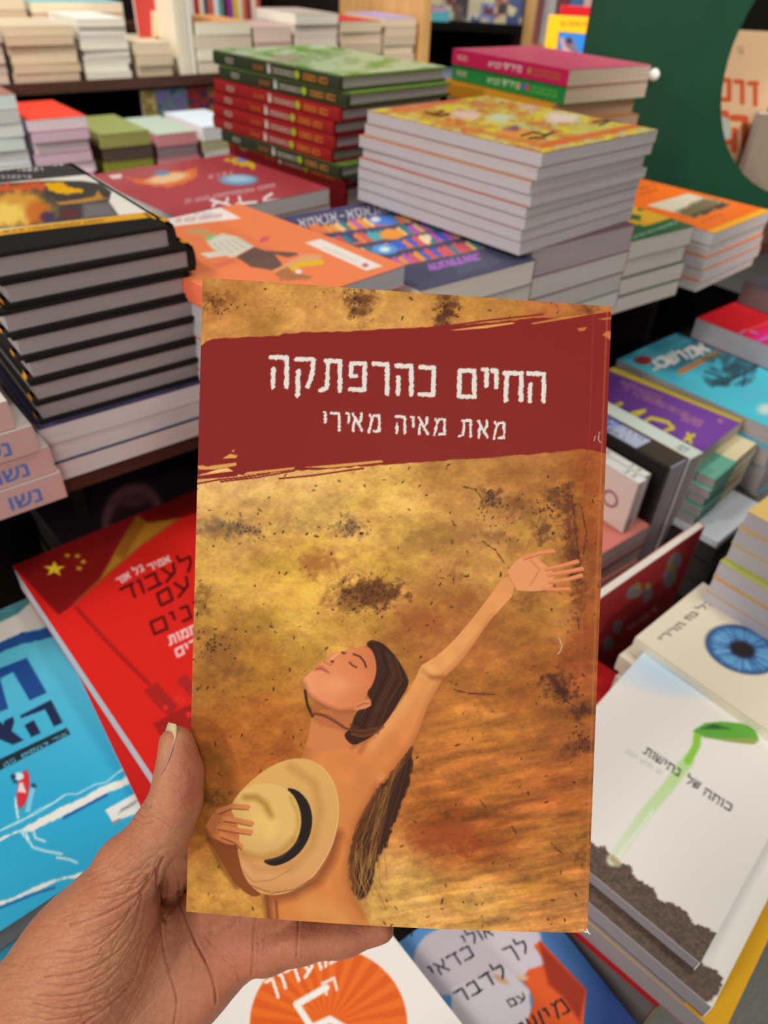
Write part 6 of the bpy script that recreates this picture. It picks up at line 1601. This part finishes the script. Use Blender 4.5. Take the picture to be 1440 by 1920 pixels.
CREASES = [  # points, width px, depth mm, darkness
 ([(915, 870), (880, 940), (885, 1000), (890, 1100), (912, 1180), (930, 1222)], 6, 1.5, .8), ([(1005, 1000), (1000, 1100), (1050, 1240), (1120, 1380), (1180, 1500), (1210, 1600), (1215, 1680)], 4.0, .9, .75),
 ([(905, 1220), (920, 1400), (960, 1540), (1000, 1660), (980, 1800)], 4.0, .6, .45), ([(910, 1210), (830, 1340), (790, 1450), (760, 1560), (680, 1650), (560, 1740), (470, 1800)], 4.5, .9, .6),
 ([(880, 930), (800, 1060), (700, 1130), (580, 1190), (470, 1225), (390, 1245)], 5, .8, .5), ([(840, 960), (785, 1090), (700, 1220), (620, 1310), (540, 1370), (440, 1400), (330, 1390)], 4.5, .65, .45),
 ([(800, 1060), (775, 1240), (720, 1340), (640, 1420), (520, 1490), (380, 1530), (250, 1540)], 4.5, .75, .5), ([(770, 1330), (640, 1540), (500, 1620), (350, 1650), (220, 1640)], 4.0, .65, .45),
 ([(750, 1540), (640, 1640), (480, 1705), (330, 1720), (190, 1690)], 4, .65, .45), ([(720, 1600), (600, 1700), (450, 1760), (260, 1780)], 4, .6, .4), ([(560, 1100), (660, 1085), (760, 1045), (840, 960)], 4.0, .5, .4), ([(500, 1040), (640, 1010), (760, 950), (860, 860)], 4, .35, .3),
 ([(520, 1290), (640, 1240), (720, 1180), (780, 1100)], 4, .5, .4), ([(420, 1320), (540, 1300), (640, 1250)], 3.5, .4, .3), ([(300, 1460), (420, 1460), (560, 1410)], 3.5, .45, .35), ([(300, 1590), (420, 1590), (560, 1540), (660, 1460)], 3.5, .5, .4),
 ([(780, 600), (800, 570), (830, 600), (850, 560)], 3, .4, .35), ([(795, 520), (815, 570), (855, 585)], 3, .5, .4), ([(750, 640), (800, 680), (860, 665)], 3, .45, .35), ([(770, 610), (810, 640), (850, 625)], 2.6, .35, .3), ([(885, 650), (925, 675), (970, 705)], 3, .4, .3),
 ([(1432, 1190), (1425, 1300), (1420, 1400), (1412, 1530)], 3.5, .8, .6), ([(1680, 1180), (1676, 1290), (1668, 1420)], 3.5, .6, .45), ([(1440, 1260), (1460, 1380), (1440, 1480)], 3, .3, .25), ([(940, 1000), (930, 1100), (925, 1200)], 3.5, .5, .4),
 ([(1000, 1110), (950, 1180), (915, 1220)], 4, .6, .5), ([(960, 890), (1000, 1000)], 3, .3, .3), ([(905, 1290), (880, 1400), (830, 1500), (760, 1640), (690, 1750)], 3.5, .35, .3), ([(1060, 1300), (1090, 1450), (1080, 1560)], 3, .25, .2), ([(1240, 1420), (1330, 1500), (1345, 1560)], 3, .4, .3), ([(1150, 1300), (1230, 1400), (1300, 1440)], 3, .25, .2)]
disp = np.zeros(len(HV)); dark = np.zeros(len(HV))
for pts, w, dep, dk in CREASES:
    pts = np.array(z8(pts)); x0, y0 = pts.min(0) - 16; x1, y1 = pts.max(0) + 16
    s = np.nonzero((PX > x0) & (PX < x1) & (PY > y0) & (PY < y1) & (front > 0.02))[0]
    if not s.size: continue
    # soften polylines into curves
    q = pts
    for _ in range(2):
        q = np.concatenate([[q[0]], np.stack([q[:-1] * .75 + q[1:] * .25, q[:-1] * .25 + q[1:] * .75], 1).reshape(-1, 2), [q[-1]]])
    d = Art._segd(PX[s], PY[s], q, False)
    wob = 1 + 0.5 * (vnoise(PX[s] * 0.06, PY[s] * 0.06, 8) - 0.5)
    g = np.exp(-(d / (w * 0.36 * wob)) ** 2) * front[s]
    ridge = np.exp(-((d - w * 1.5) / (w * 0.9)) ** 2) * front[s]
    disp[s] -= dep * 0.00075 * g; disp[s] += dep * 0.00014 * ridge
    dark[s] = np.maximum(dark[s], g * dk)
# fine skin lines: short strokes that follow the folds of the thumb base, the thumb knuckle and the palm
rw = random.Random(21)
def fine(x0, y0, ang, L, w, dep, dk, bend=0.25):
    pts = [(x0 + math.cos(ang + bend * (t - .5)) * L * (t - .5), y0 + math.sin(ang + bend * (t - .5)) * L * (t - .5)) for t in (0, .33, .66, 1)]
    xs = [q[0] for q in pts]; ys = [q[1] for q in pts]
    s = np.nonzero((PX > min(xs) - 8) & (PX < max(xs) + 8) & (PY > min(ys) - 8) & (PY < max(ys) + 8) & (front > 0.02))[0]
    if not s.size: return
    d = Art._segd(PX[s], PY[s], np.array(pts), False)
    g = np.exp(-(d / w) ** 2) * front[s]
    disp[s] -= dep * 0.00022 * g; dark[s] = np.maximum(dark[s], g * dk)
_sg = []
for pts, w, dep, dk in CREASES:
    q = z8(pts)
    for (ax, ay), (bx, by) in zip(q, q[1:]): _sg.append(((ax + bx) / 2, (ay + by) / 2, math.atan2(by - ay, bx - ax)))
def along(x, y):
    ws = sorted((((x - a_) ** 2 + (y - b_) ** 2), t_) for a_, b_, t_ in _sg)[:3]
    c = sum(math.cos(2 * t_) / (d_ + 60) for d_, t_ in ws); s_ = sum(math.sin(2 * t_) / (d_ + 60) for d_, t_ in ws)
    return math.atan2(s_, c) / 2
for k in range(330):      # between the folds at the base of the thumb
    x, y = rw.uniform(20, 300), rw.uniform(1600, 1915)
    if (x - 170) * 0.738 + (y - 1620) * 0.675 < 14: continue
    fine(x, y, along(x, y) + rw.uniform(-.22, .22), rw.uniform(18, 70), rw.uniform(1.2, 2.4), rw.uniform(.4, 1.0), rw.uniform(.06, .2))
for k in range(60):       # along the thumb
    t = rw.random(); x, y = 300 - 130 * t + rw.uniform(-45, 35), 1540 + 150 * t + rw.uniform(-30, 40)
    fine(x, y, along(x, y) + rw.uniform(-.3, .3), rw.uniform(12, 30), rw.uniform(1.0, 1.7), rw.uniform(.3, .6), rw.uniform(.05, .14))
for k in range(110):      # palm and little finger
    x, y = rw.uniform(320, 700), rw.uniform(1690, 1900)
    fine(x, y, along(x, y) + rw.uniform(-.5, .5), rw.uniform(12, 50), rw.uniform(1.0, 1.6), rw.uniform(.2, .5), rw.uniform(.05, .13))
disp += (fbm(PX * 0.03, PY * 0.03, 12, 3) - 0.5) * 0.0006 * front
HV = HV + N * disp[:, None]
base = np.array((214, 146, 106)) * np.ones((len(HV), 1))
red_ = fbm(PX * 0.018, PY * 0.018, 21, 4)[:, None]
base = base * (1 - red_ * 0.6) + np.array((200, 102, 72)) * red_ * 0.6
palmz = np.clip((PX - 270) / 120, 0, 1)[:, None] * np.clip((PY - 1600) / 60, 0, 1)[:, None]
base = base * (1 - 0.5 * palmz) + np.array((200, 106, 76)) * 0.5 * palmz
tipz = np.clip(1 - np.hypot((PX - 352) / 45, (PY - 1470) / 95), 0, 1)[:, None]
base = base * (1 - 0.7 * tipz) + np.array((186, 92, 72)) * 0.7 * tipz
sp = vnoise(PX * 0.22, PY * 0.22, 31)[:, None]
base = base * (0.97 + 0.06 * sp)
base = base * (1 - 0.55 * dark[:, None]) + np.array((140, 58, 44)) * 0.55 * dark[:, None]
BASIS = np.stack([CR, CU, CF])
Wv = HV @ BASIS + CAMP
hcw = (hp_(250, 1800, .255) @ BASIS) + CAMP
me = bpy.data.meshes.new('hand'); me.from_pydata((Wv - hcw).tolist(), [], HQ.tolist())
a = me.color_attributes.new('col', 'FLOAT_COLOR', 'POINT')
a.data.foreach_set('color', np.concatenate([P(base) * 0.67, np.ones((len(base), 1))], 1).astype(np.float32).ravel())
me.polygons.foreach_set('use_smooth', [True] * len(me.polygons)); me.update()
def skin_mat():
    m, t, b = new_mat('skin')
    at_ = t.nodes.new('ShaderNodeAttribute'); at_.attribute_name = 'col'
    t.links.new(at_.outputs['Color'], b.inputs['Base Color'])
    tc = t.nodes.new('ShaderNodeTexCoord')
    v = t.nodes.new('ShaderNodeTexVoronoi'); v.inputs['Scale'].default_value = 900; v.feature = 'DISTANCE_TO_EDGE'
    n = t.nodes.new('ShaderNodeTexNoise'); n.inputs['Scale'].default_value = 420; n.inputs['Detail'].default_value = 5
    t.links.new(tc.outputs['Object'], v.inputs['Vector']); t.links.new(tc.outputs['Object'], n.inputs['Vector'])
    ad = t.nodes.new('ShaderNodeMath'); ad.operation = 'ADD'
    t.links.new(v.outputs['Distance'], ad.inputs[0]); t.links.new(n.outputs['Fac'], ad.inputs[1])
    bp = t.nodes.new('ShaderNodeBump'); bp.inputs['Strength'].default_value = 0.35; bp.inputs['Distance'].default_value = 0.0004
    t.links.new(ad.outputs[0], bp.inputs['Height']); t.links.new(bp.outputs[0], b.inputs['Normal'])
    b.inputs['Roughness'].default_value = 0.5; b.inputs['Specular IOR Level'].default_value = 0.4
    b.inputs['Subsurface Weight'].default_value = 0.12; b.inputs['Subsurface Radius'].default_value = (1.0, 0.35, 0.2); b.inputs['Subsurface Scale'].default_value = 0.003
    return m
hand = thing('hand', 'bare left hand of a person holding the paperback, thumb on its left edge', 'hand', Matrix.Translation(hcw))
hb = obj('palm_and_fingers', me, skin_mat(), hand)
# thumb nail: curved plate on the outer side of the thumb
from mathutils.bvhtree import BVHTree
bv = BVHTree.FromPolygons([tuple(p) for p in HV], HQ.tolist())
def hit(px, py):
    d = Vector(((px - 720) / FPX, -(py - 960) / FPX, 1.0)); l = d.length
    r = bv.ray_cast(Vector((0, 0, 0)), d.normalized())
    return None if r[0] is None else np.array(r[0])
Rb = [(332, 1357), (332, 1368), (331, 1382), (326, 1398), (319, 1420), (309, 1443), (301, 1455)]
Lb = [(316, 1353), (311, 1368), (306, 1382), (302, 1398), (299, 1420), (297, 1440), (297, 1452)]
V = []; C = []
for i, (rp, lp) in enumerate(zip(Rb, Lb)):
    hr0 = hit(*rp); r3 = hp_(rp[0], rp[1], (hr0[2] if hr0 is not None else 0.2285) - 0.0004); 
    l3 = hp_(lp[0], lp[1], 0.2305); b3 = hp_(lp[0] + 6, lp[1], 0.2350)
    m3 = hp_((rp[0] + lp[0]) / 2 - 3.5, (rp[1] + lp[1]) / 2, (r3[2] + l3[2]) / 2 - 0.0009)
    for q, p3 in enumerate((r3, (r3 + m3) / 2 + (m3 - (r3 + l3) / 2) * 0.25, m3, (m3 + l3) / 2 + (m3 - (r3 + l3) / 2) * 0.25, l3, b3)):
        V.append(p3 @ BASIS + CAMP - hcw)
        free = i < 2 or (i == 2 and q < 2)
        C.append(P((214, 190, 140) if free else (186, 136, 122)) * 0.75)
nb = MB(); nb.add(V, grid_faces(6, len(Rb)), np.array(C))
nail = obj('thumb_nail', nb.mesh('thumb_nail', True), M_GLOSS, hand, label='thumb nail with pale free edge')
so = nail.modifiers.new('thickness', 'SOLIDIFY'); so.thickness = 0.0005; so.offset = 0
ss = nail.modifiers.new('round', 'SUBSURF'); ss.levels = 2; ss.render_levels = 2
